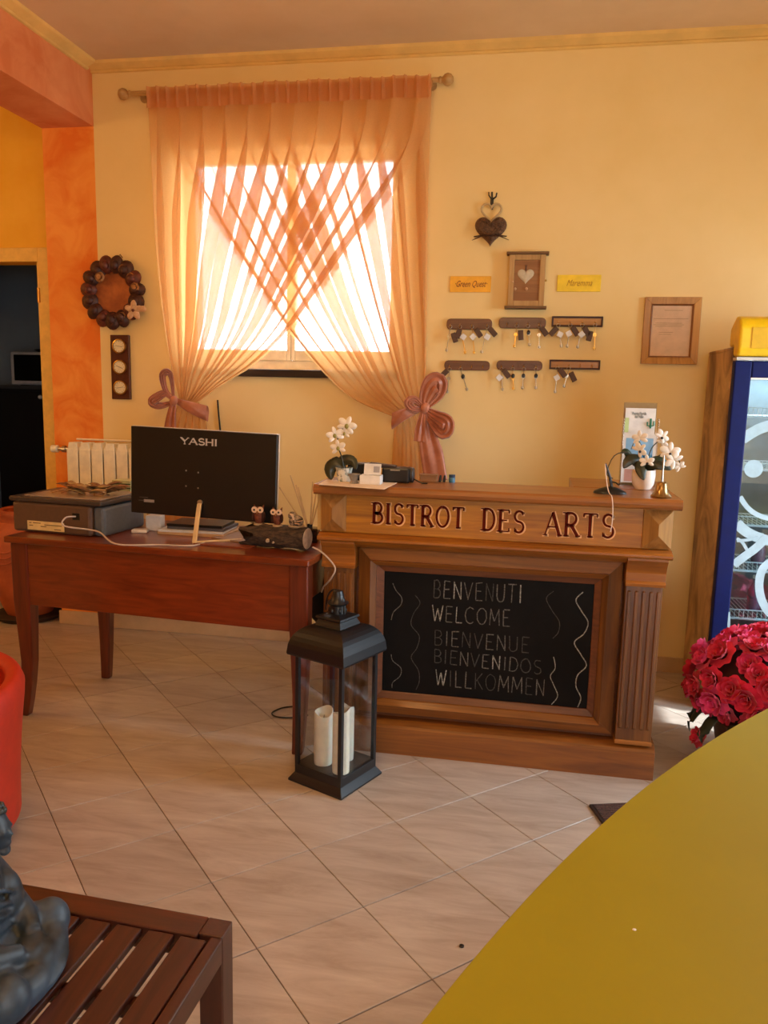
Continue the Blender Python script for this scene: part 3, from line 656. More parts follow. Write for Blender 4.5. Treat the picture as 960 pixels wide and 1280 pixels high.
# (rack, hook, fob(px,py,deg) or None, tag px or None, key end px, metal)
bunches = [
 ('first hook of top left rack', (563, 406), [(568, 422, 20)], None, (558, 439), m_key),
 ('second hook of top left rack', (575, 406), [(573, 417, -15)], (579, 421), (582, 442), m_keyb),
 ('third hook of top left rack', (590, 406), [(598, 416, 35)], (591, 421), (593, 442), m_keyb),
 ('last hook of top left rack', (609, 406), [(616, 415, 42)], (609, 421), (602, 441), m_key),
 ('second hook of top middle rack', (646, 405), [(651, 419, 5)], None, (643, 434), m_keyb),
 ('third hook of top middle rack', (660, 405), None, None, (662, 432), m_key),
 ('last hook of top middle rack', (674, 405), [(680, 414, 38)], None, (674, 435), m_steel),
 ('first hook of top right rack', (698, 404), [(692, 414, -40)], (700, 418), (702, 434), m_key),
 ('second hook of top right rack', (713, 404), [(719, 414, 35)], (711, 417), (709, 434), m_key),
 ('third hook of top right rack', (728, 404), [(733, 414, 30)], (727, 418), (722, 435), m_key),
 ('last hook of top right rack', (744, 404), [(737, 420, -12)], None, (743, 437), m_keyb),
 ('first hook of bottom left rack', (562, 459), [(555, 467, -45)], None, (559, 491), m_key),
 ('second hook of bottom left rack', (576, 459), None, None, (584, 488), m_key),
 ('first hook of bottom middle rack', (627, 459), [(633, 467, 38)], (624, 472), (628, 488), m_key),
 ('second hook of bottom middle rack', (641, 459), None, None, (642, 487), m_keyb),
 ('third hook of bottom middle rack', (655, 459), None, None, (653, 486), m_key),
 ('last hook of bottom middle rack', (670, 459), None, None, (670, 486), m_key),
 ('first hook of bottom right rack', (697, 458), [(703, 466, 40)], (696, 472), (694, 491), m_key),
 ('second hook of bottom right rack', (711, 458), [(716, 471, 28)], None, (705, 484), m_key)]
for lab, hk_, fobs, tagp, ke, km in bunches:
    y = WY-.042; h = PW(*hk_, y)
    what = ('key with brown fob and white tag' if fobs and tagp else 'key with brown fob' if fobs else 'plain key with dark head')
    kb = thing('key_bunch', what+' on '+lab, 'keys', h, 'keys hanging on the racks')
    rp = h+Vector((0, 0, -.010)); MB().tube([rp+Vector((.009*cos(t), 0, .009*sin(t))) for t in [2*pi*i/12 for i in range(12)]], .0012, 5, close=True).build('key_ring', m_steel, kb, smooth=True)
    e = PW(*ke, y-.002); s_ = rp+(e-rp)*.35; t = (e-s_).normalized(); sd = Vector((t.z, 0, -t.x))
    mb = MB(); mb.tube([rp+Vector((0, 0, -.008)), s_], .0016, 5); mb.lathe([(.001, -.0015), (.010, -.0015), (.010, .0015), (.001, .0015)], s_+t*.006, 14, rotx(pi/2)); mb.tube([s_, e], .0028, 6)
    mb.add([e+t*0, e-t*.014, e-t*.014+sd*.008, e+sd*.008]+[v+Vector((0, .0018, 0)) for v in (e, e-t*.014, e-t*.014+sd*.008, e+sd*.008)], [(0, 1, 2, 3), (4, 7, 6, 5), (0, 3, 7, 4), (1, 5, 6, 2), (2, 6, 7, 3), (0, 4, 5, 1)])
    mb.ell(e-t*.006, (.0065, .0025, .009), 8, 6); mb.build('key', km, kb, smooth=True)
    if not fobs and not tagp: MB().ell(s_, (.010, .004, .014), 10, 6).build('key_head', m_black, kb, smooth=True)
    for fx, fy, an in fobs or []:
        c = PW(fx, fy, y-.010); R = Matrix.Rotation(radians(-an), 3, 'Y')
        MB().obox(c, (.014, .0035, .026), R).build('fob', m_fob, kb, bevel=.004)
    if tagp:
        c = PW(*tagp, y-.016); MB().obox(c, (.014, .0015, .014), Matrix.Rotation(radians(rnd(25, 60)), 3, 'Y')).build('tag', m_tag, kb, bevel=.002)

def sqpath(mb, sec):     # sec: list of (centre, half x, half y), square sections joined
    vs = []; n = len(sec)
    for c, hx_, hy_ in sec:
        c = Vector(c); vs += [c+Vector((-hx_, -hy_, 0)), c+Vector((hx_, -hy_, 0)), c+Vector((hx_, hy_, 0)), c+Vector((-hx_, hy_, 0))]
    fs = [(i*4+j, i*4+(j+1) % 4, (i+1)*4+(j+1) % 4, (i+1)*4+j) for i in range(n-1) for j in range(4)] + [(3, 2, 1, 0), tuple(n*4-4+j for j in range(4))]
    return mb.add(vs, fs)

# ================================================================== COUNTER
ct = thing('reception_counter', 'carved honey oak reception counter lettered BISTROT DES ARTS with a chalkboard front', 'counter', (-.13, 3.25, 0))
CX0, CX1 = -.800, .545
def cbox(name, x0, x1, y0, y1, z0, z1, mat=m_oak, bev=.003): return MB().box(x0, x1, y0, y1, z0, z1).build(name, mat, ct, bevel=bev)
def xprof(name, prof, x0, x1, mat=m_oak):     # profile of (y, z) run along x, with returns
    return MB().prism(prof, x0, x1, lambda a, z, x: (x, a, z)).build(name, mat, ct, bevel=.001)
xprof('plinth', [(3.065, 0), (3.065, .112), (3.072, .122), (3.085, .130), (3.10, .137), (3.27, .137), (3.27, 0)], CX0-.003, CX1+.003, m_oakm)
cbox('body_panel', CX0+.012, CX1-.012, 3.132, 3.27, .137, .90, m_oakd)
cbox('side_panel', CX1-.035, CX1-.012, 3.27, 3.60, 0, 1.08, m_oakz)
cbox('side_strip', CX0-.022, CX0-.001, 3.075, 3.20, .925, 1.078, m_plain)
# pilasters with flutes and curved capitals
for x0, x1 in ((CX0+.008, -.665), (.395, CX1-.014)):
    cbox('pilaster', x0, x1, 3.075, 3.14, .137, .79, m_oakz)
    n = 5; wf = (x1-x0)/(n*2-1+1.2)
    for k in range(n):
        xa = x0+wf*.6+k*2*wf
        MB().prism([(3.0755, .20), (3.068, .206), (3.068, .752), (3.0755, .758)], xa, xa+wf, lambda a, z, x: (x, a, z)).build('flute_fillet', m_oakz, ct, bevel=.003)
    xprof('capital', [(3.075, .775), (3.055, .778), (3.052, .79), (3.062, .80), (3.060, .83), (3.046, .862), (3.03, .882), (3.03, .892), (3.14, .892), (3.14, .775)], x0-.004, x1+.006)
    cbox('pilaster_base', x0-.003, x1+.003, 3.070, 3.14, .137, .155, m_oak)
# moulding under the frieze
xprof('frieze_moulding', [(3.035, .890), (3.022, .893), (3.014, .900), (3.014, .908), (3.022, .914), (3.055, .922), (3.27, .922), (3.27, .890)], CX0-.006, CX1+.004)
xprof('bed_moulding', [(3.085, .862), (3.07, .868), (3.05, .880), (3.04, .890), (3.14, .890), (3.14, .862)], -.66, .392)
cbox('frieze', CX0+.002, CX1-.004, 3.066, 3.27, .922, 1.08, wood('golden_oak', (202, 138, 28), (146, 90, 12), .5, 'x', 4, .05))
for x0, x1 in ((CX0, -.700), (.440, CX1)):
    # diamond faceted block: ridge running upright
    z0, z1 = .928, 1.074; xm = (x0+x1)/2; y = 3.056
    v = [(x0, y, z0), (x1, y, z0), (x1, y, z1), (x0, y, z1), (xm, y-.026, z0+.052), (xm, y-.026, z1-.052)]
    b_ = [(x0, 3.07, z0), (x1, 3.07, z0), (x1, 3.07, z1), (x0, 3.07, z1)]
    MB().add(v+b_, [(0, 1, 4), (1, 2, 5, 4), (2, 3, 5), (3, 0, 4, 5), (0, 6, 7, 1), (1, 7, 8, 2), (2, 8, 9, 3), (3, 9, 6, 0), (6, 9, 8, 7)]).build('faceted_block', wood('pale_facet_oak', (172, 124, 64), (128, 86, 40), .35, 'z', 4, .3), ct)
xprof('top_slab', [(3.012, 1.080), (3.002, 1.088), (2.998, 1.10), (3.002, 1.112), (3.012, 1.12), (3.28, 1.12), (3.28, 1.08)], -.820, .566, wood('counter_top_oak', (164, 104, 46), (128, 74, 28), .38, 'x', 4, .3))
cbox('return_slab', .190, .566, 3.281, 3.62, 1.080, 1.122, MC['counter_top_oak'])
# framed chalkboard
BX0, BX1, BZ0, BZ1 = -.548, .284, .251, .738
mitred(ct, -.652, .384, .160, .862, .055, 3.105, 3.085, 3.132, None, 'outer_moulding', (m_oakm, m_oakz))
mitred(ct, -.600, .332, .203, .812, .022, 3.075, 3.095, 3.125, None, 'ridge_moulding', (m_oakm, m_oakz))
mitred(ct, BX0-.034, BX1+.034, BZ0-.034, BZ1+.058, .034, 3.102, 3.116, 3.13, None, 'inner_rail', (m_oakd, m_oakd))
cb = MB().box(BX0, BX1, 3.121, 3.131, BZ0-.001, BZ1+.025).build('chalkboard', m_board, ct)
YB = 3.1205
mp3 = lambda x, z, y: (x, y, z)
rc_ = random.Random(5)
def chalkline(txt, px0, py0, px1, py1, hp, br):
    a = PW(px0, py0, YB); b_ = PW(px1, py1, YB); tot = sum(GW[c]+.22 for c in txt)-.22
    W_ = (b_-a).length; h = (PW(px0, py0-hp, YB).z-a.z); sc = W_/(tot*h); x = 0
    for i, ch in enumerate(txt):
        f = x*h*sc/W_; o_ = a.lerp(b_, f); mb = MB()
        for pts, k in GL[ch]:
            P = [(o_.x+px*h*sc+rc_.uniform(-.0012, .0012), o_.z+pz*h*rc_.uniform(.96, 1.02)+(b_.z-a.z)*px*h*sc/W_) for px, pz in pts]
            mb.ribbon(P, rc_.uniform(.0030, .0046), mp3, YB-.0004, YB)
        mb.build('chalk_letter', chalks[br[i % len(br)]], cb); x += GW[ch]+.22
chalkline('BENVENUTI', 541, 747, 652, 754, 22, (2, 1, 0, 1, 1, 2, 1, 1, 0))
chalkline('WELCOME', 540, 776, 637, 783, 20, (0, 1, 0, 1, 1, 1, 1))
chalkline('BIENVENUE', 542, 806, 661, 816, 19, (2, 1, 1, 2, 2, 1, 1, 2, 2))
chalkline('BIENVENIDOS', 542, 828, 676, 843, 17, (2, 2, 2, 1, 2, 1, 0, 1, 1, 2, 2))
chalkline('WILLKOMMEN', 544, 856, 680, 870, 20, (0, 2, 1, 1, 2, 2, 1, 1, 2, 1))
def squiggle(P, br, w_):
    Q = [PW(x, y, YB) for x, y in P]; mb = MB(); n = len(P)*7
    pts = [poly_at(Q, i/n) for i in range(n+1)]
    mb.ribbon([(p.x, p.z) for p in pts], w_, mp3, YB-.0004, YB); mb.build('chalk_squiggle', chalks[br], cb)
squiggle([(491, 729), (495, 738), (502, 747), (501, 756), (492, 765), (489, 775)], 1, .003)
squiggle([(489, 818), (491, 826), (501, 835), (500, 845), (491, 853), (490, 860)], 1, .003)
squiggle([(519, 744), (525, 754), (517, 767), (514, 781), (524, 795), (521, 810), (514, 822), (523, 838), (524, 852), (520, 862)], 2, .003)
squiggle([(692, 739), (683, 748), (690, 763), (699, 777), (698, 790), (691, 798)], 2, .003)
squiggle([(692, 821), (694, 835), (688, 845), (692, 856), (697, 870), (689, 881)], 0, .003)
squiggle([(729, 740), (720, 750), (727, 764), (735, 778), (730, 792), (718, 803), (726, 818), (733, 832), (722, 844), (720, 858), (726, 872), (722, 884)], 0, .004)
# carved lettering
YL = 3.0655
def carved(txt, px0, px1, ytl, ybl, ytr, ybr):
    a = PW(px0, ybl, YL); b_ = PW(px1, ybr, YL); h = (PW(px0, ytl, YL).z-a.z+PW(px1, ytr, YL).z-b_.z)/2
    tot = sum(GW[c]+.26 for c in txt)-.26; sc = (b_.x-a.x)/(tot*h); x = 0
    for ch in txt:
        ox = a.x+x*h*sc; oz = a.z+(b_.z-a.z)*(ox-a.x)/(b_.x-a.x)
        ml = MB(); glyph(ml, ch, (ox, oz), h, sc, .0120, .0048, mp3, YL-.0040, YL-.0008, .10)
        lt = ml.build('letter', m_letter, ct)
        mo = MB(); glyph(mo, ch, (ox+.0026, oz-.0020), h, sc, (.0120), .0048, mp3, YL-.0014, YL+.002, .10, .0068)
        mo.build('letter_edge', m_gilt, lt); x += GW[ch]+.26
carved('BISTROT', 466, 579, 629, 653, 634, 660)
carved('DES', 603, 654, 636, 662, 639, 666)
carved('ARTS', 681, 766, 640, 668, 643, 672)

# ---- things on the counter
TZ = 1.12
pm = MB().add([PF(398, 606, TZ), PF(480, 612, TZ), PF(500, 602, TZ), PF(408, 600, TZ)] + [p+Vector((0, 0, .0018)) for p in (PF(398, 606, TZ), PF(480, 612, TZ), PF(500, 602, TZ), PF(408, 600, TZ))], [(3, 2, 1, 0), (4, 5, 6, 7), (0, 1, 5, 4), (1, 2, 6, 5), (2, 3, 7, 6), (3, 0, 4, 7)])
pm.build('paper_sheet', M('cream_paper', (236, 214, 190), .7), None, label='large cream paper sheet lying on the left end of the counter', cat='paper')
TP2 = TZ+.0016
def orchid_flower(mb, c, s, R):
    for k, (a, l, wd) in enumerate(((90, 1, .62), (210, 1, .58), (330, 1, .58), (20, 1.05, .85), (160, 1.05, .85))):
        d = R @ Vector((cos(radians(a)), 0, sin(radians(a)))); 
        Rk = R @ Matrix.Rotation(-radians(a), 3, 'Y')
        mb.ell(c+d*s*.5*l+R@Vector((0, -.1*s, 0)), (s*.52*l, s*.10, s*.42*wd), 10, 6, Rk)
    return mb
m_orch = M('white_petal', (244, 238, 228), .5); m_lip = M('olive_lip', (150, 140, 60), .5); m_stem = M('dark_stem', (50, 52, 30), .5)
m_glaze = M('patterned_white_glaze', (222, 222, 214), .3, c2=(110, 130, 122), scale=48, lo=.40, hi=.50)
op = thing('potted_orchid', 'small white orchid in a patterned pot on the counter left end', 'plant', (-.726, 3.13, TP2))
c0 = Vector((-.726, 3.13, TP2))
MB().lathe([(.001, 0), (.026, 0), (.034, .052), (.036, .056), (.031, .056), (.029, .045), (.001, .044)], c0, 22).build('pot', m_glaze, op, smooth=True)
P = [c0+Vector(q) for q in ((0, 0, .045), (-.012, 0, .10), (-.03, .0, .15), (-.02, -.005, .19), (.008, -.005, .235))]
MB().tube([poly_at(P, i/16) for i in range(17)], .0026, 6).build('stem', m_stem, op, smooth=True)
for q, s in (((.012, -.012, .225), .040), ((-.036, -.012, .185), .036), ((-.022, -.012, .135), .034), ((.002, -.01, .195), .026)):
    f_ = orchid_flower(MB(), c0+Vector(q), s, rotz(rnd(-.4, .4)) @ roty(rnd(-.5, .5))).build('flower', m_orch, op, smooth=True)
    MB().ell(c0+Vector(q)+Vector((0, -.008, -.002)), (s*.22, s*.2, s*.26), 8, 6).build('flower_lip', m_lip, f_, smooth=True)
def leaf_mesh(P, wd, nrm, cup=.3, n=14):
    def fn(u, v):
        q = poly_at(P, v); t = (poly_at(P, min(1, v+.03))-poly_at(P, max(0, v-.03))).normalized(); s = t.cross(nrm).normalized(); n2 = s.cross(t)
        w_ = wd*sin(pi*min(.985, .06+v*.93))**.75; x = (u-.5)*2
        return q + s*x*w_ - n2*abs(x)*w_*cup
    return MB().grid(fn, 6, n)
for P, wd in (([(0, 0, .05), (-.03, -.005, .068), (-.055, -.01, .05), (-.05, -.015, .005)], .030), ([(0, 0, .05), (-.012, .01, .082), (.03, .01, .085), (.05, 0, .05)], .022), ([(0, .01, .05), (-.035, .02, .08), (-.06, .02, .05), (-.066, .02, .02)], .02)):
    leaf_mesh([c0+Vector(p) for p in P], wd, Vector((.2, -1, .35))).build('leaf', M('dark_orchid_leaf', (46, 46, 26), .35), op, smooth=True, solid=.0015)
c0 = Vector((-.672, 3.072, TP2))
gl = thing('glass_dish', 'small clear faceted glass dish in front of the patterned pot', 'dish', c0)
MB().lathe([(.001, 0), (.018, 0), (.014, .012), (.022, .03), (.028, .036), (.026, .038), (.018, .026), (.001, .022)], c0, 10).build('dish', M('grey_glass', (150, 150, 150), .1, .3), gl)
cdh = thing('card_block', 'white block of note cards with a card leaning on top', 'cards', (-.595, 3.08, TP2))
MB().box(-.645, -.562, 3.05, 3.11, TP2, TP2+.036).build('card_stack', m_paper, cdh, bevel=.002)
MB().obox((-.600, 3.085, TP2+.058), (.034, .001, .022), rotx(-.3)).build('leaning_card', m_paper, cdh)
MB().obox((-.583, 3.0825, TP2+.058), (.012, .0008, .012), rotx(-.3)).build('printed_square', M('grey_print', (168, 166, 170), .7), cdh)
MB().obox((-.612, 3.0835, TP2+.052), (.012, .0008, .0012), rotx(-.3) @ roty(.35)).build('printed_line', M('dark_print', (70, 60, 62), .7), cdh)
ph = thing('card_terminal', 'black card terminal lying behind the orchid pot on the counter', 'device', (-.65, 3.18, TZ))
MB().obox((-.672, 3.19, TZ+.048), (.048, .028, .026), roty(-.0)).build('body', m_black, ph, bevel=.006)
MB().box(-.72, -.64, 3.165, 3.215, TZ, TZ+.025).build('base', m_black, ph, bevel=.004)
MB().obox((-.575, 3.18, TZ+.066), (.055, .018, .008), roty(.08)).build('handset', M('dark_plum_plastic', (44, 20, 24), .35), ph, bevel=.003)
ld = thing('label_printer', 'low black desk device with a rounded right end on the counter', 'device', (-.505, 3.20, TZ))
MB().box(-.575, -.462, 3.15, 3.235, TZ, TZ+.062).build('body', m_black, ld, bevel=.008)
MB().lathe([(.001, 0), (.030, 0), (.031, .010), (.026, .014), (.001, .015)], (-.462, 3.19, TZ+.032), 20, roty(pi/2)).build('round_end', M('dark_grey_rubber', (60, 58, 58), .5), ld, smooth=True)
MB().box(-.54, -.50, 3.149, 3.151, TZ+.05, TZ+.055).build('silver_strip', m_steel, ld)
MB().tube([(-.455, 3.18, TZ+.02), (-.43, 3.17, TZ+.01), (-.41, 3.16, TZ+.003), (-.39, 3.17, TZ+.003)], .003, 6).build('lead', m_black, ld, smooth=True)
bxk = thing('wooden_box', 'tiny brown wooden box behind the black device on the counter', 'box', (-.385, 3.25, TZ))
MB().box(-.43, -.36, 3.235, 3.27, TZ, TZ+.026).build('body', wood('box_wood', (150, 108, 66), (120, 80, 44), .5, 'x'), bxk, bevel=.002)
MB().box(-.432, -.358, 3.233, 3.272, TZ+.026, TZ+.031).build('lid', MC['box_wood'], bxk, bevel=.001)
bc = thing('blue_bottle', 'small blue capped bottle standing at the back edge of the counter', 'bottle', (-.300, 3.262, TZ))
MB().lathe([(.001, 0), (.013, 0), (.014, .018), (.011, .022), (.001, .022)], (-.300, 3.262, TZ), 16).build('body', M('blue_bottle_plastic', (64, 120, 150), .3), bc, smooth=True)
MB().lathe([(.012, .020), (.013, .022), (.013, .032), (.001, .033)], (-.300, 3.262, TZ), 16).build('cap', M('navy_cap', (40, 62, 92), .4), bc, smooth=True)
for k, x in enumerate((-.350, -.333)):
    MB().tube([(x, 3.262, TZ), (x+.003, 3.262, TZ+.028)], [.006, .004], 8).build('bottle_stopper', m_black, None, smooth=True, label=('left' if k == 0 else 'right')+' one of two tiny dark stoppers beside the blue bottle', cat='stopper', group='stoppers on the counter')

# brochure holder
bh = thing('brochure_holder', 'clear stand filled with brochures at the right end of the counter', 'stand', (.44, 3.42, 1.122))
def card(name, mat, x0, x1, z0, z1, y, parent=bh, t=.004): return MB().box(x0, x1, y, y+t, z0, z1).build(name, mat, parent)
HB = 1.122; hx0, hx1 = .385, .515
card('back_board', M('brown_card', (150, 120, 70), .5), hx0, hx1, HB, 1.462, 3.44)
c1 = card('brochure', m_paper, hx0+.006, hx1-.004, 1.33, 1.440, 3.43)
text_part('title', 'Puerta Florida', M('grey_title', (90, 110, 120), .6), c1, ((hx0+hx1)/2-.004, 3.429, 1.418), .018, width=.055)
text_part('title', 'del Valle', MC['grey_title'], c1, ((hx0+hx1)/2-.004, 3.429, 1.405), .018, width=.034)
mb = MB(); q = (hx1-.022, 1.375)
mb.tube([(q[0], 3.4285, q[1]-.016), (q[0], 3.4285, q[1]+.024)], .004, 6); mb.tube([(q[0], 3.4285, q[1]-.008), (q[0]-.013, 3.4285, q[1]-.004), (q[0]-.013, 3.4285, q[1]+.010)], .0028, 6); mb.tube([(q[0], 3.4285, q[1]-.008), (q[0]+.013, 3.4285, q[1]-.004), (q[0]+.013, 3.4285, q[1]+.014)], .0028, 6)
mb.build('cactus_print', M('print_green', (22, 120, 92), .6), c1)
mb = MB(); mb.box(hx0+.006, hx0+.022, 3.429, 3.4295, 1.34, 1.40); mb.build('pale_green_print', M('pale_green', (190, 214, 150), .6), c1)
c2 = card('brochure', m_paper, hx0+.002, hx1+.004, 1.215, 1.335, 3.415)
card('sky_picture', M('print_blue', (140, 186, 224), .5, c2=(120, 170, 216), scale=30), hx0+.014, hx1-.008, 1.250, 1.318, 3.4145, c2, .0005)
card('lake_picture', M('print_deep_blue', (50, 128, 178), .5, c2=(90, 160, 200), scale=80), hx0+.014, hx1-.008, 1.228, 1.252, 3.4144, c2, .0005)
c3 = card('brochure', m_paper, hx0+.002, hx1+.004, 1.135, 1.215, 3.405)
card('pink_picture', M('print_pink', (206, 160, 150), .5), hx0+.014, hx1-.04, 1.14, 1.19, 3.4045, c3, .0005)
for x in (hx0-.002, hx1+.004): card('side_wall', glass('clear_acrylic', alpha=.2), x, x+.002, HB, 1.40, 3.39, t=.06)
MB().box(hx0-.004, hx1+.008, 3.38, 3.46, HB, HB+.006).build('base', glass('clear_acrylic'), bh)

# orchid in a white pot at the right
c0 = Vector((.462, 3.30, 1.122))
o2 = thing('potted_orchid', 'drooping white orchid with dark leaves in a round white pot beside the bell', 'plant', c0)
MB().lathe([(.001, 0), (.030, 0), (.042, .02), (.046, .055), (.045, .078), (.041, .078), (.040, .060), (.001, .058)], c0, 26).build('pot', M('white_ceramic', (240, 226, 214), .25), o2, smooth=True)
for P, wd in (([(0, 0, .06), (-.02, -.03, .11), (-.06, -.045, .12), (-.085, -.05, .085)], .026), ([(0, 0, .06), (-.01, -.045, .10), (-.02, -.07, .085), (-.01, -.085, .045)], .026),
              ([(0, 0, .06), (.03, -.03, .10), (.07, -.035, .10), (.10, -.03, .085)], .020), ([(0, 0, .06), (.03, .0, .11), (.06, .0, .12), (.09, .01, .11)], .018), ([(0, 0, .06), (-.05, .0, .12), (-.075, .0, .15), (-.09, .0, .14)], .014)):
    leaf_mesh([c0+Vector(p) for p in P], wd, Vector((.1, -1, .5))).build('leaf', MC['dark_orchid_leaf'] if wd > .019 else m_cork, o2, smooth=True, solid=.0015)
stems = [[(0, 0, .06), (-.01, -.02, .15), (-.04, -.03, .20), (-.06, -.04, .16)], [(0, 0, .06), (.02, -.01, .16), (.05, -.02, .20), (.055, -.03, .225)], [(0, 0, .06), (.04, -.02, .13), (.10, -.03, .15), (.13, -.04, .11)], [(0, 0, .06), (-.06, -.01, .14), (-.12, -.02, .13), (-.145, -.03, .06), (-.12, -.03, .04)]]
for P in stems: MB().tube([c0+poly_at([Vector(p) for p in P], i/14) for i in range(15)], .0022, 5).build('stem', m_stem, o2, smooth=True)
for k, (q, s) in enumerate((((-.03, -.055, .205), .024), ((-.03, -.06, .16), .024), ((.0, -.065, .115), .022), ((.05, -.05, .215), .022), ((.056, -.04, .19), .018), ((.085, -.05, .155), .030), ((.10, -.055, .125), .028), ((.125, -.05, .10), .018))):
    f_ = orchid_flower(MB(), c0+Vector(q), s*1.3, rotz(rnd(-.7, .7)) @ roty(rnd(-1, 1))).build('flower', m_orch, o2, smooth=True)
    if k in (1, 2, 3, 5): MB().ell(c0+Vector(q)+Vector((0, -.012, -.006)), .0055, 8, 6).build('flower_lip', m_black, f_, smooth=True)
# bell
c0 = Vector((.498, 3.075, TZ))
be = thing('hand_bell', 'brass hand bell with a slim upright handle on the counter right corner', 'bell', c0)
MB().lathe([(.036, .0), (.038, .004), (.033, .010), (.025, .020), (.021, .038), (.019, .052), (.014, .057), (.001, .058)], c0, 30, caps=True).build('bell_cup', M('antique_brass', (176, 150, 104), .28, 1, c2=(150, 122, 78), scale=30), be, smooth=True)
MB().lathe([(.004, .056), (.0045, .07), (.003, .10), (.0045, .13), (.003, .150), (.0015, .156)], c0, 10).build('handle', m_steel, be, smooth=True)
# antenna device
c0 = Vector((.318, 3.12, TZ))
rt = thing('antenna_stand', 'flat black oval base with a slanted thin blade on the counter', 'device', c0)
mb = MB().lathe([(.001, 0), (.062, 0), (.060, .008), (.040, .018), (.018, .026), (.001, .027)], c0, 30); mb.v = [Vector((c0.x+(v.x-c0.x), c0.y+(v.y-c0.y)*.6, v.z)) for v in mb.v]
mb.build('base', m_black, rt, smooth=True)
MB().tube([c0+Vector((.006, 0, .02)), c0+Vector((-.003, 0, .06)), c0+Vector((-.022, 0, .115))], [.006, .005, .002], 6, flat=.5).build('blade', m_black, rt, smooth=True)
MB().tube([c0+Vector((.006, 0, .045)), c0+Vector((.02, 0, .042)), c0+Vector((.03, 0, .034)), c0+Vector((.036, 0, .04))], .003, 6).build('small_arm', m_black, rt, smooth=True)
P = [PW(758, 582, 3.07), PW(758, 600, 3.05), PW(761, 615, 3.02), PW(765, 622, 2.992), PW(766, 640, 2.992), PW(765, 655, 2.992), PW(763, 665, 2.992)]
P[0] = c0+Vector((-.024, 0, .112))
MB().tube([poly_at(P, i/30) for i in range(31)], .0018, 6).build('hanging_string', M('white_cord_rubber', (238, 214, 196), .5), None, smooth=True, label='thin white cord hanging over the counter edge before the last letters', cat='string', loc=P[3])

# ================================================================== DESK
ANG = math.atan2(-.104, 1.377); DO = Vector((-2.20, 3.037, 0)); RD = rotz(ANG)
def Dk(u, v, z): return DO + RD @ Vector((u, v, 0)) + Vector((0, 0, z))
DW, DD, DH = 1.384, .62, .83
dk = thing('writing_desk', 'reddish cherry wood writing desk with curved legs facing the lantern', 'desk', Dk(DW/2, DD/2, 0))
def dbox(mb, u0, u1, v0, v1, z0, z1):
    return mb.add([Dk(u, v, z) for u in (u0, u1) for v in (v0, v1) for z in (z0, z1)], [(0, 1, 3, 2), (4, 6, 7, 5), (0, 4, 5, 1), (2, 3, 7, 6), (0, 2, 6, 4), (1, 5, 7, 3)])
dbox(MB(), -.008, DW+.008, -.008, DD, DH-.028, DH).build('desk_top', m_desk, dk, bevel=.006)
dbox(MB(), .06, DW-.04, .022, .042, .525, DH-.028).build('apron', m_desk, dk, bevel=.002)
dbox(MB(), .06, DW-.04, DD-.05, DD-.03, .70, DH-.028).build('apron', m_desk, dk, bevel=.002)
for u in (.03, DW-.05): dbox(MB(), u, u+.02, .06, DD-.06, .64, DH-.028).build('side_rail', m_desk, dk, bevel=.002)
def leg(u, v, sx, sy):
    sec = [(.802, 0, .040), (.55, 0, .039), (.40, .004, .034), (.26, .006, .029), (.15, -.004, .026), (.07, -.016, .024), (0, -.030, .022)]
    fine = []
    for i in range(len(sec)-1):
        for k in range(3):
            t = k/3; fine.append(tuple(a+(b_-a)*t for a, b_ in zip(sec[i], sec[i+1])))
    fine.append(sec[-1])
    sqpath(MB(), [(Dk(u - sx*o_, v - sy*o_, z)*1, h, h*.9) for z, o_, h in fine][::-1]).build('leg', m_deskz, dk, bevel=.006)
leg(.045, .045, -1, -1*-1) if False else None
leg(.048, .048, -1, 0); leg(DW-.046, .048, -.3, 0); leg(.10, DD-.06, -.2, 0); leg(DW-.046, DD-.05, .6, 0)

# printer
q = rotz(-.10); pc = Vector((-1.995, 3.30, DH))
pr = thing('printer', 'grey brown multifunction printer on the left end of the desk', 'printer', pc)
def pb(x0, x1, y0, y1, z0, z1): 
    return MB().add([pc+q@Vector((x, y, z)) for x in (x0, x1) for y in (y0, y1) for z in (z0, z1)], [(0, 1, 3, 2), (4, 6, 7, 5), (0, 4, 5, 1), (2, 3, 7, 6), (0, 2, 6, 4), (1, 5, 7, 3)])
m_prn = M('taupe_plastic', (96, 70, 52), .5, scale=60); m_prn2 = M('grey_blue_plastic', (92, 98, 104), .4, scale=60)
pb(-.240, .165, -.165, .165, 0, .135).build('body', m_prn, pr, bevel=.012)
pb(.167, .222, -.15, .165, 0, .130).build('side_cover', m_prn2, pr, bevel=.014)
pb(-.250, .226, -.172, .17, .137, .158).build('scanner_lid', M('dark_taupe_plastic', (66, 56, 50), .35), pr, bevel=.006)
pb(-.195, .200, -.14, .15, .158, .162).build('lid_top', M('satin_grey_plastic', (176, 156, 136), .25), pr, bevel=.002)
pb(-.160, .03, -.168, -.164, .012, .052).build('rating_label', M('cream_label', (232, 206, 142), .5), pr)
mb = MB()
for x, z, l in ((-.15, .042, .012), (-.13, .042, .04), (-.07, .036, .05), (-.15, .03, .02), (-.02, .018, .035), (-.02, .036, .04), (-.09, .028, .03)):
    mb.v += pb(x, x+l, -.1688, -.168, z, z+.0035).v; n = len(mb.v)-8; mb.f += [tuple(i+n for i in f) for f in [(0, 1, 3, 2), (4, 6, 7, 5), (0, 4, 5, 1), (2, 3, 7, 6), (0, 2, 6, 4), (1, 5, 7, 3)]]
mb.build('label_print', M('label_ink', (110, 84, 50), .6), pr)
pb(.075, .11, -.167, -.164, .07, .10).build('socket', m_black, pr)
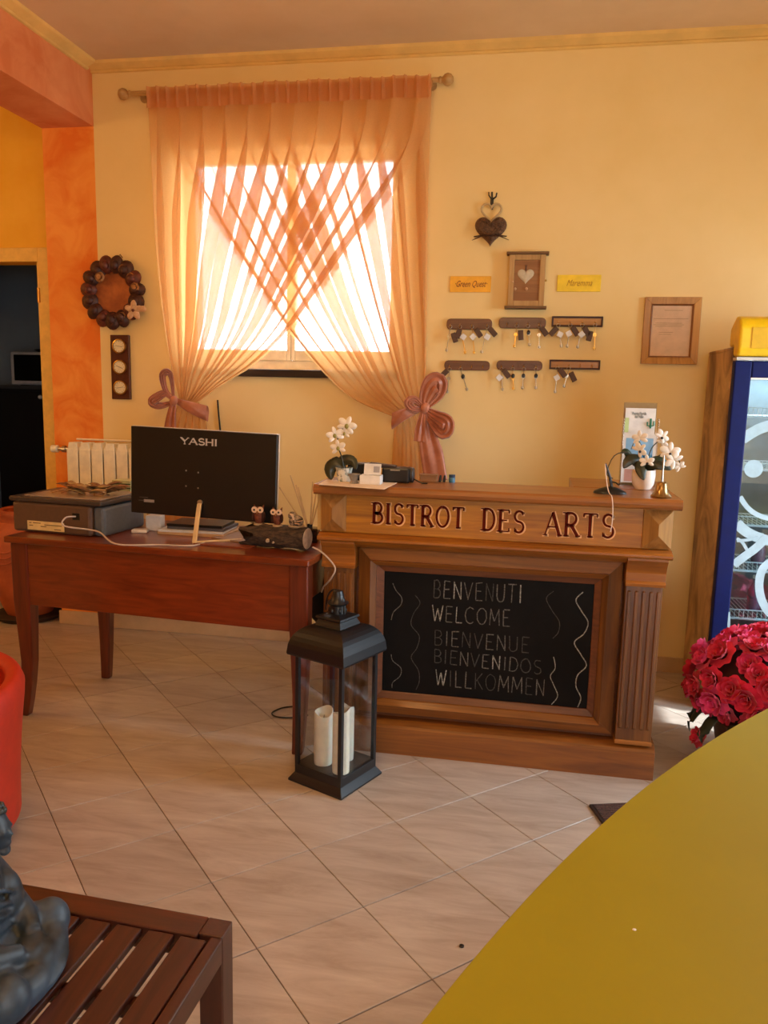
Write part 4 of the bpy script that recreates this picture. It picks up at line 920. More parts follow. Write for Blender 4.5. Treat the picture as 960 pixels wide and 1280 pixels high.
P = [pc+q@Vector((.092, -.166, .086)), pc+q@Vector((.066, -.20, .084)), pc+q@Vector((.07, -.215, .05)), PF(122, 671, DH+.006), PF(145, 680, DH+.004), PF(200, 681, DH+.004), PF(240, 682, DH+.004), PF(262, 676, DH+.004)]
P[3].z = DH+.03
MB().tube([poly_at(P, i/48) for i in range(49)], .0036, 7).build('usb_cable', M('white_cable', (206, 188, 172), .45), None, smooth=True, label='white cable curving from the printer across the desk edge', cat='cable')
# dried twigs on the printer
dt = thing('dried_branch', 'bundle of dried brown leaves and twigs lying on the printer lid', 'dried plant', pc+Vector((0, 0, .162)))
m_dry = M('dried_leaf', (158, 112, 66), .8, c2=(100, 66, 38), scale=40); m_dry2 = M('pale_dried_leaf', (186, 150, 92), .8, c2=(140, 104, 60), scale=40)
rb = random.Random(3)
for k in range(24):
    x = -.12+.28*rb.random(); y = rb.uniform(-.06, .08); z = .166+rb.random()*.026; a = rb.uniform(-.7, .7)+(pi if rb.random() < .4 else 0)
    P = [pc+q@Vector((x+cos(a)*t*.10, y+sin(a)*t*.05, z+.022*sin(pi*t*.8)+.008*t*rb.random())) for t in (0, .33, .66, 1)]
    leaf_mesh(P, rb.uniform(.014, .026), Vector((0, .2, 1)), .5, 8).build('leaf', m_dry if k % 3 else m_dry2, dt, smooth=True, solid=.001)
for k in range(5):
    x = -.16+.08*k*.5; P = [pc+q@Vector((x+t*.16, rb.uniform(-.05, .05), .165+.015*sin(pi*t))) for t in (0, .5, 1)]
    MB().tube([poly_at(P, i/8) for i in range(9)], .0022, 5).build('twig', m_dry, dt, smooth=True)
MB().tube([pc+q@Vector((.12+.028*cos(t), -.03+.02*sin(t), .172+.012*sin(t))) for t in [2*pi*i/16 for i in range(17)]], .003, 6).build('curled_stalk', m_dry2, dt, smooth=True)

# monitor
x0, x1, zb, zt2 = -1.690, -1.030, .927, 1.305; MY = 3.20; RM = roty(.026)
mo = thing('monitor', 'flat black computer monitor seen from behind with silver lettering YASHI', 'monitor', ((x0+x1)/2-.0, MY, DH))
mc = Vector(((x0+x1)/2, MY, (zb+zt2)/2))
def mbox(hx_, hy_, hz, dx=0, dy=0, dz=0): return MB().obox(mc+RM@Vector((dx, dy, dz)), (hx_, hy_, hz), RM)
mbox(.330, .009, .189).build('back_shell', M('monitor_black', (18, 15, 14), .32), mo, bevel=.004)
mbox(.332, .003, .191, 0, .012).build('bezel', m_white, mo, bevel=.001)
mbox(.322, .0006, .18, 0, .0158).build('screen', m_black, mo)
mb = MB(); mpm = lambda x, z, y: tuple(mc+RM@Vector((x, y, z))); x = -.098
for ch in 'YASHI':
    glyph(mb, ch, (x, .126), .026, 1.75, .0068, .0040, mpm, -.0100, -.0088, .16); x += (GW[ch]+.14)*.026*1.75
mb.build('lettering', M('silver_letter', (206, 200, 196), .4), mo)
for dx, dz in ((-.075, .012), (-.02, .007), (-.075, -.055), (-.02, -.06)): MB().lathe([(.001, .0015), (.003, .0015), (.004, 0), (.001, 0)], mc+RM@Vector((dx, -.009, dz)), 8, rotx(pi/2)).build('screw', m_steel, mo)
mbox(.024, .0006, .006, -.245, -.0094, -.132).build('sticker', M('grey_sticker', (150, 146, 144), .5), mo)
mbox(.020, .0006, .0015, -.27, -.0094, -.118).build('sticker_line', M('dim_sticker', (80, 76, 76), .5), mo)
mbox(.014, .0006, .0015, -.28, -.0094, -.132).build('sticker_line', MC['dim_sticker'], mo)
ft = PF(243, 680, DH); tp = PW(250, 629, 3.185)
sqpath(MB(), [(ft+Vector((0, 0, .004)), .010, .006), (tp+Vector((0, -.004, 0)), .010, .006)]).build('stand_leg', m_chrome, mo, bevel=.003)
MB().lathe([(.001, 0), (.011, 0), (.011, .008), (.001, .009)], tp+Vector((0, .004, .004)), 14, rotx(pi/2)).build('stand_joint', m_steel, mo, smooth=True)
f2 = PF(302, 676, DH)
MB().tube([ft+Vector((-.008, 0, .005)), ft.lerp(f2, .5)+Vector((0, 0, .005)), f2+Vector((0, 0, .005))], [.007, .007, .006], 8).build('stand_foot', m_chrome, mo, smooth=True)
# things under and around the monitor
MB().obox((-1.665, 3.36, DH+.035), (.035, .03, .035), rotz(.1)).build('white_box', m_white, None, bevel=.004, label='small white box standing under the left end of the monitor', cat='box')
MB().obox((-1.70, 3.28, DH+.008), (.035, .022, .008), rotz(.2)).build('white_adapter', m_white, None, bevel=.005, label='white rounded adapter lying beside the printer', cat='adapter')
stack = [((-1.45, 3.37, 0), (.16, .105), .012, -.03, M('cream_folder', (216, 176, 130), .6), 'cream document folder at the bottom of the pile under the monitor'),
         ((-1.46, 3.37, .012), (.150, .10), .010, .05, m_paper, 'white paper pad second from the bottom under the monitor'),
         ((-1.44, 3.38, .022), (.135, .09), .012, -.02, M('grey_notebook', (96, 90, 92), .5), 'grey notebook second from top of the pile under the monitor'),
         ((-1.45, 3.38, .034), (.13, .085), .012, .02, m_black, 'black closed tablet on top of the pile under the monitor')]
for (x, y, z), (hx_, hy_), t, a, mt, lb in stack:
    MB().obox((x, y, DH+z+t/2), (hx_, hy_, t/2), rotz(a)).build('notebook', mt, None, bevel=.0015, label=lb, cat='papers', group='papers piled under the monitor')
m_folder = M('red_brown_folder', (132, 66, 40), .45); m_folder2 = M('taupe_folder', (150, 118, 92), .5)
MB().obox((-1.19, 3.30, DH+.004), (.115, .12, .004), rotz(-.35)).build('folder', m_folder2, None, label='taupe folder lying between the monitor stand and the log', cat='folder', bevel=.001)
MB().obox((-1.23, 3.11, DH+.003), (.13, .035, .003), rotz(-.10)).build('folder', m_folder, None, label='red brown leaflet at the front edge of the desk near the log', cat='folder', bevel=.001)
# log planter with owls
a0 = Vector((-1.12, 3.145, DH+.050)); a1 = Vector((-.868, 3.095, DH+.052)); ax = (a1-a0).normalized(); sd = ax.cross(Vector((0, 0, 1))).normalized(); up = sd.cross(ax)
lg = thing('log_ornament', 'dark split log with a pale sawn end carrying three owl figures', 'log', (a0+a1)/2-Vector((0, 0, .05)))
rl_ = random.Random(2); ja = [rl_.uniform(-.05, .035) for _ in range(24)]
def lf(u, v):
    th = 2*pi*u; k = int(u*24) % 24; r_ = .047*(1+.07*sin(5*th+7*v)+.05*sin(11*th+13*v)); p = a0.lerp(a1, v)
    if v < .2: p = p + ax*ja[k]*(1-v/.2)
    return p + sd*cos(th)*r_ + up*sin(th)*r_*.98
mb = MB().grid(lf, 24, 14, cu=True); mb.f.append(tuple(i*15+14 for i in range(24))); mb.f.append(tuple(i*15 for i in range(24))[::-1])
mb.build('bark', M('dark_bark', (84, 66, 52), .85, c2=(38, 30, 24), scale=40, stretch=(1, 3, 3), bump=1.0), lg, smooth=True)
MB().lathe([(.001, .003), (.040, .002), (.0435, 0), (.001, 0)], a1+ax*.001, 24, ax.to_track_quat('Z', 'Y').to_matrix()).build('sawn_end', M('pale_sawn_wood', (210, 188, 168), .7, c2=(170, 148, 128), scale=30), lg)
MB().tube([a0+ax*.10+sd*.047-up*.012, a0+ax*.10+sd*.056-up*.014], [.009, .007], 8).build('wooden_disc', M('pale_disc', (190, 170, 150), .6), lg)
MB().tube([a0+ax*.125+sd*.046-up*.018, a0+ax*.125+sd*.053-up*.02], [.005, .004], 8).build('wooden_disc', MC['pale_disc'], lg)
m_owl = M('terracotta_owl', (120, 62, 38), .7, c2=(86, 40, 24), scale=70); m_eye = M('cream_eye', (236, 206, 176), .5)
def owl(c, label, s=1.0):
    w_ = thing('owl_figurine', label, 'owl figurine', c, 'owl figurines on the log')
    def f(u, v):
        th = 2*pi*u; r_ = .019*s*(sin(pi*(.06+.90*v))**.55)*(1+.05*sin(8*th)*sin(9*v)); return c+Vector((cos(th)*r_, sin(th)*r_*.85, v*.058*s))
    mb = MB().grid(f, 18, 12, cu=True); mb.f.append(tuple(i*13 for i in range(18))[::-1]); mb.f.append(tuple(i*13+12 for i in range(18)))
    mb.build('body', m_owl, w_, smooth=True)
    for k in (-1, 1):
        e = MB().lathe([(.001, .003), (.0105*s, .002), (.011*s, -.002), (.001, -.002)], c+Vector((k*.0105*s, -.017*s, .050*s)), 16, rotx(pi/2)).build('eye', m_eye, w_, smooth=True)
        MB().ell(c+Vector((k*.0105*s, -.0205*s, .050*s)), .0038*s, 8, 6).build('pupil', m_black, e)
        MB().tube([c+Vector((k*.012*s, 0, .052*s)), c+Vector((k*.018*s, 0, .066*s))], [.006*s, .001], 6).build('ear_tuft', m_owl, w_, smooth=True)
        MB().ell(c+Vector((k*.017*s, -.004, .026*s)), (.006*s, .012*s, .018*s), 8, 6).build('wing', m_bark, w_, smooth=True)
    MB().tube([c+Vector((0, -.018*s, .044*s)), c+Vector((0, -.026*s, .037*s))], [.004*s, .001], 5).build('beak', m_seed, w_)
    MB().lathe([(.001, 0), (.020*s, 0), (.018*s, .006), (.001, .007)], c-Vector((0, 0, .004)), 14).build('base', M('pale_base', (170, 146, 116), .7), w_, smooth=True)
owl(a0.lerp(a1, .12)+up*.046, 'leftmost owl figurine with the widest round cream eyes on the log', 1.22)
owl(a0.lerp(a1, .46)+up*.046, 'middle owl figurine on the log, slightly smaller eyes', 1.14)
c = a0.lerp(a1, .80)+up*.047
ow = thing('owl_figurine', 'rightmost ornament on the log, a grey feathered bird curled up with pale tail', 'owl figurine', c, 'owl figurines on the log')
mb = MB().ell(c+Vector((0, 0, .022)), (.032, .022, .026), 14, 9); mb.ell(c+Vector((-.016, -.004, .044)), (.018, .015, .018), 10, 7); mb.build('body', M('speckled_feather', (176, 154, 130), .8, c2=(60, 48, 38), scale=120, lo=.4, hi=.6), ow, smooth=True)
MB().tube([c+Vector((-.022, -.012, .052)), c+Vector((-.010, -.02, .05)), c+Vector((-.004, -.022, .030))], [.004, .006, .003], 6).build('horn', m_eye, ow, smooth=True)
for k in range(5): MB().tube([c+Vector((.004*k-.004, -.02, .012+.004*k)), c+Vector((.016+.005*k, -.024, .008+.007*k))], .0022, 5).build('feather', m_petal if k % 2 else m_black, ow, smooth=True)
MB().ell(c+Vector((0, 0, .0)), (.034, .022, .008), 14, 6).build('base', MC['pale_base'], ow, smooth=True)
# reed diffuser
c0 = Vector((-.905, 3.30, DH))
rdx = thing('reed_diffuser', 'dark square bottle with thin fanned reeds behind the log', 'diffuser', c0)
MB().box(c0.x-.03, c0.x+.03, c0.y-.03, c0.y+.03, DH, DH+.062).build('bottle', M('dark_amber_glass', (44, 26, 20), .1), rdx, bevel=.006)
MB().lathe([(.012, 0), (.012, .014), (.010, .014), (.010, 0)], c0+Vector((-.01, 0, .062)), 14).build('neck', m_black, rdx, smooth=True)
for px, py in ((349, 609), (363, 594), (365, 600), (370, 606), (373, 609), (391, 602), (396, 610), (401, 614)):
    MB().tube([c0+Vector((-.01, 0, .03)), PW(px, py, 3.31)], .0030, 5).build('reed', M('reed_tan', (214, 178, 126), .7), rdx)
# green boxes behind the monitor
MB().box(-2.08, -1.98, 3.50, 3.56, DH, DH+.085).build('small_box', M('pale_green_card', (196, 190, 130), .6), None, bevel=.002, label='pale green box behind the printer beside the monitor edge', cat='box') if False else None
sb = thing('tissue_box', 'small pale green striped box between the printer and the monitor', 'box', (-1.93, 3.56, DH))
MB().box(-1.965, -1.87, 3.52, 3.60, DH, DH+.200).build('carton', M('pale_green_card', (200, 192, 132), .6), sb, bevel=.002)
for z in (.140, .160, .180): MB().box(-1.966, -1.869, 3.519, 3.521, DH+z, DH+z+.006).build('printed_band', M('dark_green_print', (74, 80, 44), .6), sb)
# black bag and bits between desk and counter
bg_ = thing('shoulder_bag', 'black bag hanging in the dark gap between desk and counter', 'bag', (-.86, 3.32, .45))
def bf(u, v):
    th = 2*pi*u; sx = .075*(1+.15*sin(3*v+1)); z = .50+.285*v-.06*(1-v)*cos(th); k = .7+.3*sin(pi*v); return Vector((-.872+sx*k*cos(th), 3.32+.14*k*sin(th), z))
mb = MB().grid(bf, 20, 12, cu=True); mb.f.append(tuple(i*13 for i in range(20))[::-1]); mb.f.append(tuple(i*13+12 for i in range(20)))
mb.build('body', M('black_nylon', (16, 13, 13), .7, bump=.3), bg_, smooth=True)
MB().tube([(-.90, 3.19, .785), (-.895, 3.175, .72), (-.87, 3.17, .68), (-.85, 3.175, .72), (-.845, 3.19, .785)], .006, 6, flat=.5).build('strap', m_black, bg_, smooth=True)
P = [PW(391, 684, 3.06), PW(402, 690, 3.05), PW(414, 702, 3.04), (PW(419, 712, 3.03)), PW(413, 724, 3.04), PW(405, 733, 3.08), PW(402, 740, 3.12)]
MB().tube([poly_at(P, i/30) for i in range(31)], .0035, 7).build('white_wire', M('white_cable', (206, 188, 172), .45), None, smooth=True, label='white wire looping from the desk end past the counter pilaster', cat='cable')
P = [PF(366, 883, .004), PF(352, 885, .004), PF(340, 891, .004), PF(346, 896, .004), PF(366, 897, .004), PF(385, 894, .004)]
MB().tube([poly_at(P, i/30) for i in range(31)], .0035, 7).build('power_cord', m_black, None, smooth=True, label='black cord looping on the floor beside the right desk leg', cat='cord')

# ================================================================== LANTERN
LC = Vector((-.672, 2.824, 0)); RL = rotz(radians(-24.6))
ln = thing('floor_lantern', 'tall black metal lantern with glass sides standing before the counter', 'lantern', LC)
def lbox(mb, x0, x1, y0, y1, z0, z1):
    return mb.add([LC+RL@Vector((x, y, z)) for x in (x0, x1) for y in (y0, y1) for z in (z0, z1)], [(0, 1, 3, 2), (4, 6, 7, 5), (0, 4, 5, 1), (2, 3, 7, 6), (0, 2, 6, 4), (1, 5, 7, 3)])
def sqlathe(mb, prof, sides=4):     # square section loft: (half width, z)
    vs = [LC+RL@Vector((sx*h, sy*h, z)) for h, z in prof for sx, sy in ((-1, -1), (1, -1), (1, 1), (-1, 1))]; n = len(prof)
    fs = [(i*4+j, i*4+(j+1) % 4, (i+1)*4+(j+1) % 4, (i+1)*4+j) for i in range(n-1) for j in range(4)]+[(3, 2, 1, 0), tuple(n*4-4+j for j in range(4))]
    return mb.add(vs, fs)
sqlathe(MB(), [(.130, 0), (.130, .008), (.118, .026), (.112, .034), (.112, .068)]).build('base', m_blackm, ln, bevel=.002)
for sx in (-1, 1):
    for sy in (-1, 1): lbox(MB(), sx*.104-.008, sx*.104+.008, sy*.104-.008, sy*.104+.008, .06, .52).build('corner_post', m_blackm, ln, bevel=.002)
for a in range(4):
    Ra = rotz(a*pi/2)
    MB().add([LC+RL@Ra@Vector((x, -.104+y, z)) for x in (-.096, .096) for y in (-.001, .001) for z in (.07, .508)], [(0, 1, 3, 2), (4, 6, 7, 5), (0, 4, 5, 1), (2, 3, 7, 6), (0, 2, 6, 4), (1, 5, 7, 3)]).build('glass_pane', glass('lantern_glass', (.93, .95, .96), alpha=.25), ln)
    MB().add([LC+RL@Ra@Vector((x, -.104+y, z)) for x in (-.096, .096) for y in (-.005, .005) for z in (.496, .52)], [(0, 1, 3, 2), (4, 6, 7, 5), (0, 4, 5, 1), (2, 3, 7, 6), (0, 2, 6, 4), (1, 5, 7, 3)]).build('top_bar', m_blackm, ln)
rp = [(.112, .500), (.134, .504), (.136, .512), (.134, .528)]
for i in range(1, 9): t = i/8; rp.append((.134-(.134-.062)*(1-cos(t*pi/2))**.9, .528+.088*sin(t*pi/2)))
rp += [(.060, .622), (.055, .632), (.052, .640), (.060, .644), (.058, .652), (.030, .660)]
sqlathe(MB(), rp).build('roof', m_blackm, ln, bevel=.0015)
MB().lathe([(.030, .650), (.030, .690), (.040, .696), (.042, .700), (.026, .712), (.022, .730), (.018, .745), (.001, .750)], LC, 20).build('chimney_cap', m_blackm, ln, smooth=True)
for k in range(6):
    a = 2*pi*k/6; MB().ell(LC+Vector((.0305*cos(a), .0305*sin(a), .672)), (.006, .006, .010), 8, 6).build('vent', m_black, ln)
hp = [LC+Vector((-.032, 0, .66))+RL@Vector((0, 0, 0))]
MB().tube([LC+RL@Vector((-.045*cos(t)-.012, .0, .672+.075*sin(t))) for t in [pi*i/20-.15 for i in range(23)]], .0035, 7).build('ring_handle', m_blackm, ln, smooth=True)
m_wax = M('ivory_wax', (240, 232, 212), .5); 
m_wax.node_tree.nodes['Principled BSDF'].inputs['Subsurface Weight'].default_value = .15
for k, (px, py, r_, h, lb) in enumerate(((404, 957, .036, .205, 'shorter ivory pillar candle on the left inside the lantern'), (426, 968, .033, .235, 'tallest ivory candle behind the front lantern post'), (433, 952, .028, .215, 'slim ivory candle at the right rear inside the lantern'))):
    c = PF(px, py-4, .069); cd = thing('pillar_candle', lb, 'candle', c, 'candles in the lantern')
    def cf(u, v, c=c, r_=r_, h=h, k=k):
        th = 2*pi*u; top = h*(1+.05*sin(th+k*2)+.025*sin(2*th+k))
        if v <= .6: z = top*v/.6; rr_ = r_*(.97 if v == 0 else 1)
        elif v <= .75: z = top+.003; rr_ = r_*.93
        else: z = top-.03*(v-.75)/.25; rr_ = r_*.8*(1-.55*(v-.75)/.25)
        return c+Vector((rr_*cos(th), rr_*sin(th), z))
    mb = MB().grid(cf, 22, 20, cu=True); mb.f.append(tuple(i*21 for i in range(22))[::-1]); mb.f.append(tuple(i*21+20 for i in range(22)))
    mb.build('wax', m_wax, cd, smooth=True)
    MB().tube([c+Vector((0, 0, h-.03)), c+Vector((.002, 0, h-.012))], .0016, 5).build('wick', m_black, cd)

# ================================================================== FRIDGE
FX0, FX1, FY0, FY1 = .882, 1.50, 3.80, 4.34
fr = thing('drinks_fridge', 'tall glass door drinks fridge with blue frame and yellow header', 'fridge', (1.19, 4.07, 0))
m_fside = M('fridge_brown_side', (200, 160, 106), .5, c2=(112, 78, 46), scale=5, stretch=(1, 1, .5), dist=1.2); m_blue = M('royal_blue_paint', (8, 22, 84), .6, spec=.2); m_yel = M('fridge_yellow', (244, 198, 16), .4)
def fb(nm, x0, x1, y0, y1, z0, z1, mt, bev=.004, par=fr): return MB().box(x0, x1, y0, y1, z0, z1).build(nm, mt, par, bevel=bev)
fb('side_panel', FX0, FX0+.03, FY0+.06, FY1, .05, 1.70, m_fside); fb('side_panel', FX1-.03, FX1, FY0+.06, FY1, .05, 1.70, m_fside)
fb('back_panel', FX0+.03, FX1-.03, FY1-.03, FY1, .05, 1.70, M('fridge_liner', (120, 130, 136), .5)); fb('floor_panel', FX0+.03, FX1-.03, FY0+.06, FY1-.03, .05, .16, m_white); fb('roof_panel', FX0, FX1, FY0+.06, FY1, 1.70, 1.715, m_fside)
fb('kick_plate', FX0+.01, FX1-.01, FY0+.05, FY1-.02, .0, .05, m_black)
MB().prism([(FY0-.01, 1.672), (FY0-.035, 1.70), (FY0-.035, 1.80), (FY0-.01, 1.835), (FY0+.05, 1.85), (FY0+.14, 1.80), (FY0+.14, 1.717), (FY0+.058, 1.717), (FY0+.058, 1.672)], FX0+.004, FX1-.004, lambda a, z, x: (x, a, z)).build('header', m_yel, fr, bevel=.012, seg=3)
fb('header_panel', FX0+.055, FX1-.055, FY0-.0385, FY0-.0355, 1.705, 1.795, M('header_gold', (226, 176, 10), .4), .001)
fb('header_trim', FX0+.006, FX1-.006, FY0-.012, FY0+.055, 1.655, 1.668, M('pale_trim', (206, 200, 190), .3), .001)
door = MB(); rectframe(door, FX0+.004, FX1-.004, .13, 1.652, .072, FY0, FY0+.052, .09)
dr = door.build('door', m_blue, fr, bevel=.006)
gxa, gxb, gza, gzb = FX0+.076, FX1-.076, .22, 1.58
bx(gxa, gxb, FY0+.012, FY0+.017, gza, gzb).build('glass', glass('fridge_glass', (.86, .95, 1), alpha=.5), dr)
fb('glass_seal', gxa, gxb, FY0+.002, FY0+.011, gzb-.008, gzb, m_white, 0, dr)
fb('door_handle', FX1-.04, FX1-.02, FY0-.03, FY0, .8, 1.2, m_white, .004, dr)
m_wire = M('white_wire_shelf', (206, 214, 212), .4)
for z in (1.405, 1.165, .905, .69, .46):
    mb = MB()
    mb.cyl((FX0+.06, FY0+.085, z), (FX1-.06, FY0+.085, z), .006, 6); mb.cyl((FX0+.06, FY0+.085, z+.042), (FX1-.06, FY0+.085, z+.042), .003, 6); mb.cyl((FX0+.06, FY1-.06, z), (FX1-.06, FY1-.06, z), .004, 6)
    for k in range(26):
        x = FX0+.06+(FX1-FX0-.12)*k/25; mb.tube([(x, FY0+.085, z+.042), (x, FY0+.085, z), (x, FY1-.06, z)], .0018, 4)
    mb.build('wire_shelf', m_wire, fr)
# drawn rings and arcs on the glass
m_dec = M('pale_blue_decal', (176, 206, 220), .6); yg = FY0+.0105
NDC = [0]
def decal(pts, wd, n=28):
    NDC[0] += 1; yg = FY0+.0105-.0012*NDC[0]
    P = [PW(x, y, yg) for x, y in pts]; mb = MB(); mb.ribbon([(p.x, p.z) for p in [poly_at(P, i/n) for i in range(n+1)]], wd, mp3, yg, yg+.001); mb.build('door_decal', m_dec, dr)
def clipx(pts): return pts
decal([(928, 549), (940, 541), (955, 534), (975, 531), (1000, 537)], .048)
q = PW(942, 586, yg); MB().lathe([(.001, .001), (.040, .001), (.040, 0), (.001, 0)], (q.x, yg+.001, q.z), 28, rotx(pi/2)).build('door_decal', m_dec, dr)
decal([(925, 621), (934, 634), (946, 643), (962, 648), (985, 648)], .022)
decal([(921, 654), (932, 664), (948, 672), (966, 676), (990, 672)], .046)
decal([(917, 706), (930, 696), (945, 685), (958, 672)], .038)
decal([(921, 673), (928, 678), (934, 688)], .014); decal([(921, 676), (934, 675), (948, 672)], .014)
decal([(966, 700), (953, 712), (949, 732), (953, 752), (964, 768), (984, 775)], .036)
decal([(911, 765), (911, 785), (910, 800)], .012)
rf = random.Random(4); tints = [(150, 70, 62), (190, 196, 200), (120, 90, 110), (176, 120, 96), (90, 120, 140)]
for j, z in enumerate((1.411, 1.171, .911, .696, .466, .165)):
    for k in range(4):
        if (j, k) not in ((0, 2), (1, 3), (3, 1), (4, 1), (4, 2), (5, 0), (5, 2), (2, 3), (3, 3)): continue
        x = FX0+.12+k*.125; c = Vector((x, 4.06+rf.uniform(-.04, .08), z+.0)); h = rf.uniform(.11, .16); cc = tints[rf.randrange(5)]
        bt = thing('drink_bottle', 'drink bottle on shelf %s of the fridge, %s from the left' % (('one', 'two', 'three', 'four', 'five', 'six')[j], ('first', 'second', 'third', 'fourth')[k]), 'bottle', c, 'bottles in the fridge')
        MB().lathe([(.001, 0), (.030, 0), (.032, .01), (.032, h*.6), (.013, h*.85), (.012, h), (.001, h)], c, 14).build('bottle_body', M('bottle_tint_%d' % tints.index(cc), cc, .2), bt, smooth=True)
        MB().lathe([(.001, h), (.0145, h), (.0145, h+.014), (.001, h+.015)], c, 12).build('crown_cap', m_white, bt, smooth=True)
area('fridge_lamp', (1.19, 4.20, 1.62), (1.19, 4.0, .3), .40, .04, 6, (.70, .92, 1.0))

# ================================================================== RED FLOWERS
pc2 = Vector((1.00, 3.30, 0))
fp = thing('flower_planter', 'mass of crimson artificial roses in a low brown tub at the right edge', 'plant', pc2)
MB().lathe([(.001, 0), (.15, 0), (.16, .02), (.19, .16), (.205, .20), (.20, .21), (.185, .20), (.001, .19)], pc2, 28).build('tub', wood('tub_brown', (92, 54, 36), (62, 34, 22), .6, 'z'), fp, smooth=True)
m_rose = [M('rose_%d' % k, c, .6, c2=c2, scale=30) for k, (c, c2) in enumerate((((232, 40, 84), (200, 20, 56)), ((224, 34, 66), (184, 18, 44)), ((244, 66, 132), (220, 40, 100))))]
for mm in m_rose: mm.node_tree.nodes['Principled BSDF'].inputs['Sheen Weight'].default_value = .2
def rose_mesh(seed):
    rg = random.Random(seed); mb = MB()
    for ring, (n, r_, tilt, pr_, sz) in enumerate(((3, .006, 1.25, 0, .020), (5, .013, .95, .4, .024), (6, .021, .6, .1, .028), (7, .028, .25, .7, .030))):
        for k in range(n):
            a = 2*pi*k/n+pr_+rg.uniform(-.1, .1); R = rotz(a) @ roty(pi/2-tilt if False else 0)
            def f(u, v, a=a, r_=r_, tilt=tilt, sz=sz):
                x = (u-.5)*2; w_ = sz*.62*sin(pi*min(.93, .12+.8*v))**.6; l = v*sz
                rr_ = r_*.5+l*cos(tilt)+.10*sz*x*x*-1; z = l*sin(tilt)+.25*sz*v*v*(1 if tilt > .5 else -.4)+(.012 if tilt > .5 else .006)
                t = x*w_; return Vector((cos(a)*rr_-sin(a)*t, sin(a)*rr_+cos(a)*t, z+.06*sz*x*x))
            mb.grid(f, 4, 4)
    return mb
protos = []
for k in range(3):
    o = rose_mesh(k).build('rose', m_rose[k], None, smooth=True, loc=(0, 0, 0)); protos.append(o)
rg = random.Random(11); Cc = Vector((1.02, 3.28, .36)); nr = 0; placed = []
while nr < 96 and len(placed) < 96:
    th = rg.uniform(0, 2*pi); ph_ = rg.uniform(-.75, 1.45); d_ = Vector((cos(th)*cos(ph_), sin(th)*cos(ph_), sin(ph_)))
    nr += .02
    p = Cc+Vector((d_.x*.30, d_.y*.22, d_.z*.17)); p += Vector((rg.uniform(-.01, .01), rg.uniform(-.01, .01), rg.uniform(-.015, .015)))
    if any((p-w_).length < .052 for w_ in placed): continue
    placed.append(p)
    pr_ = protos[rg.choice((0, 0, 1, 1, 2)) if d_.z < .5 else rg.choice((0, 2, 2))]
    o = pr_.copy(); COL.objects.link(o); o.parent = fp; o.location = p-fp.location; s_ = rg.uniform(1.15, 1.5); o.scale = (s_,)*3
    o.rotation_euler = (d_+Vector((rg.uniform(-.2, .2),)*3)).to_track_quat('Z', 'Y').to_euler()
for k, q in enumerate(((.755, 3.22, .13), (.80, 3.10, .09), (.90, 3.06, .10), (.73, 3.34, .30))):
    o = protos[k % 2].copy(); COL.objects.link(o); o.parent = fp; o.location = Vector(q)-fp.location; o.scale = (1.1,)*3; o.rotation_euler = (1.2, .2, -1.5-k*.3)
for o in protos: bpy.data.objects.remove(o)
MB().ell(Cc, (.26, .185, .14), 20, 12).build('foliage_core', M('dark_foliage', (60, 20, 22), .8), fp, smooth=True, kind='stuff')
for k in range(14):
    a = 2*pi*k/14; P = [pc2+Vector((cos(a)*.17, sin(a)*.17, .20)), pc2+Vector((cos(a)*.24, sin(a)*.22, .23)), pc2+Vector((cos(a)*.28, sin(a)*.25, .18)), pc2+Vector((cos(a)*.28, sin(a)*.26, .12))]
    leaf_mesh(P, .03, Vector((0, 0, 1))).build('leaf', M('dull_green_leaf', (52, 56, 34), .6), fp, smooth=True, solid=.001)

# ================================================================== LIME TABLE, MAT
# circle through three measured places of the rim at z = .75
A_, B_, C_ = PF(525, 1280, .75), PF(745, 1036, .75), PF(960, 885, .75)
def circ(a, b_, c):
    d_ = 2*(a.x*(b_.y-c.y)+b_.x*(c.y-a.y)+c.x*(a.y-b_.y))
    ux = ((a.x**2+a.y**2)*(b_.y-c.y)+(b_.x**2+b_.y**2)*(c.y-a.y)+(c.x**2+c.y**2)*(a.y-b_.y))/d_
    uy = ((a.x**2+a.y**2)*(c.x-b_.x)+(b_.x**2+b_.y**2)*(a.x-c.x)+(c.x**2+c.y**2)*(b_.x-a.x))/d_
    c0 = Vector((ux, uy, 0)); return c0, (Vector((a.x, a.y, 0))-c0).length
tc, tr = circ(A_, B_, C_)
lt = thing('curved_table', 'large olive yellow table with a gently curved edge in the near right corner', 'table', (.9, 1.1, 0))
OUT = []
for i in range(41):
    y = .42+(2.72-.42)*i/40; OUT.append((tc.x-sqrt(tr*tr-(y-tc.y)**2), y))
xe, ye = OUT[-1]
OUT += [(xe+.10, ye+.06), (xe+.22, ye+.04), (2.0, 2.50), (2.12, 2.35), (2.16, 2.1), (2.16, .5), (2.10, .33), (1.95, .28), (.1, .28), (-.10, .30), (-.20, .35)]
zmap = lambda x, z, y: (x, z, y)
MB().prism(OUT, .735, .750, zmap).build('table_top', M('olive_yellow_laminate', (154, 143, 10), .55, c2=(150, 138, 8), scale=3, spec=.25), lt, bevel=.002)
cxm = sum(p[0] for p in OUT)/len(OUT); cym = sum(p[1] for p in OUT)/len(OUT)
MB().prism([(x+(cxm-x)*.0015, y+(cym-y)*.0015) for x, y in OUT], .728, .7345, zmap).build('edge_band', M('dark_green_edge', (70, 74, 40), .4), lt)
for x, y in ((.55, 1.0), (1.7, 1.4)):
    MB().lathe([(.001, .0), (.24, 0), (.24, .02), (.06, .05), (.045, .1), (.045, .70), (.16, .727), (.001, .7275)], (x, y, 0), 32).build('pedestal', m_blackm, lt, smooth=True)
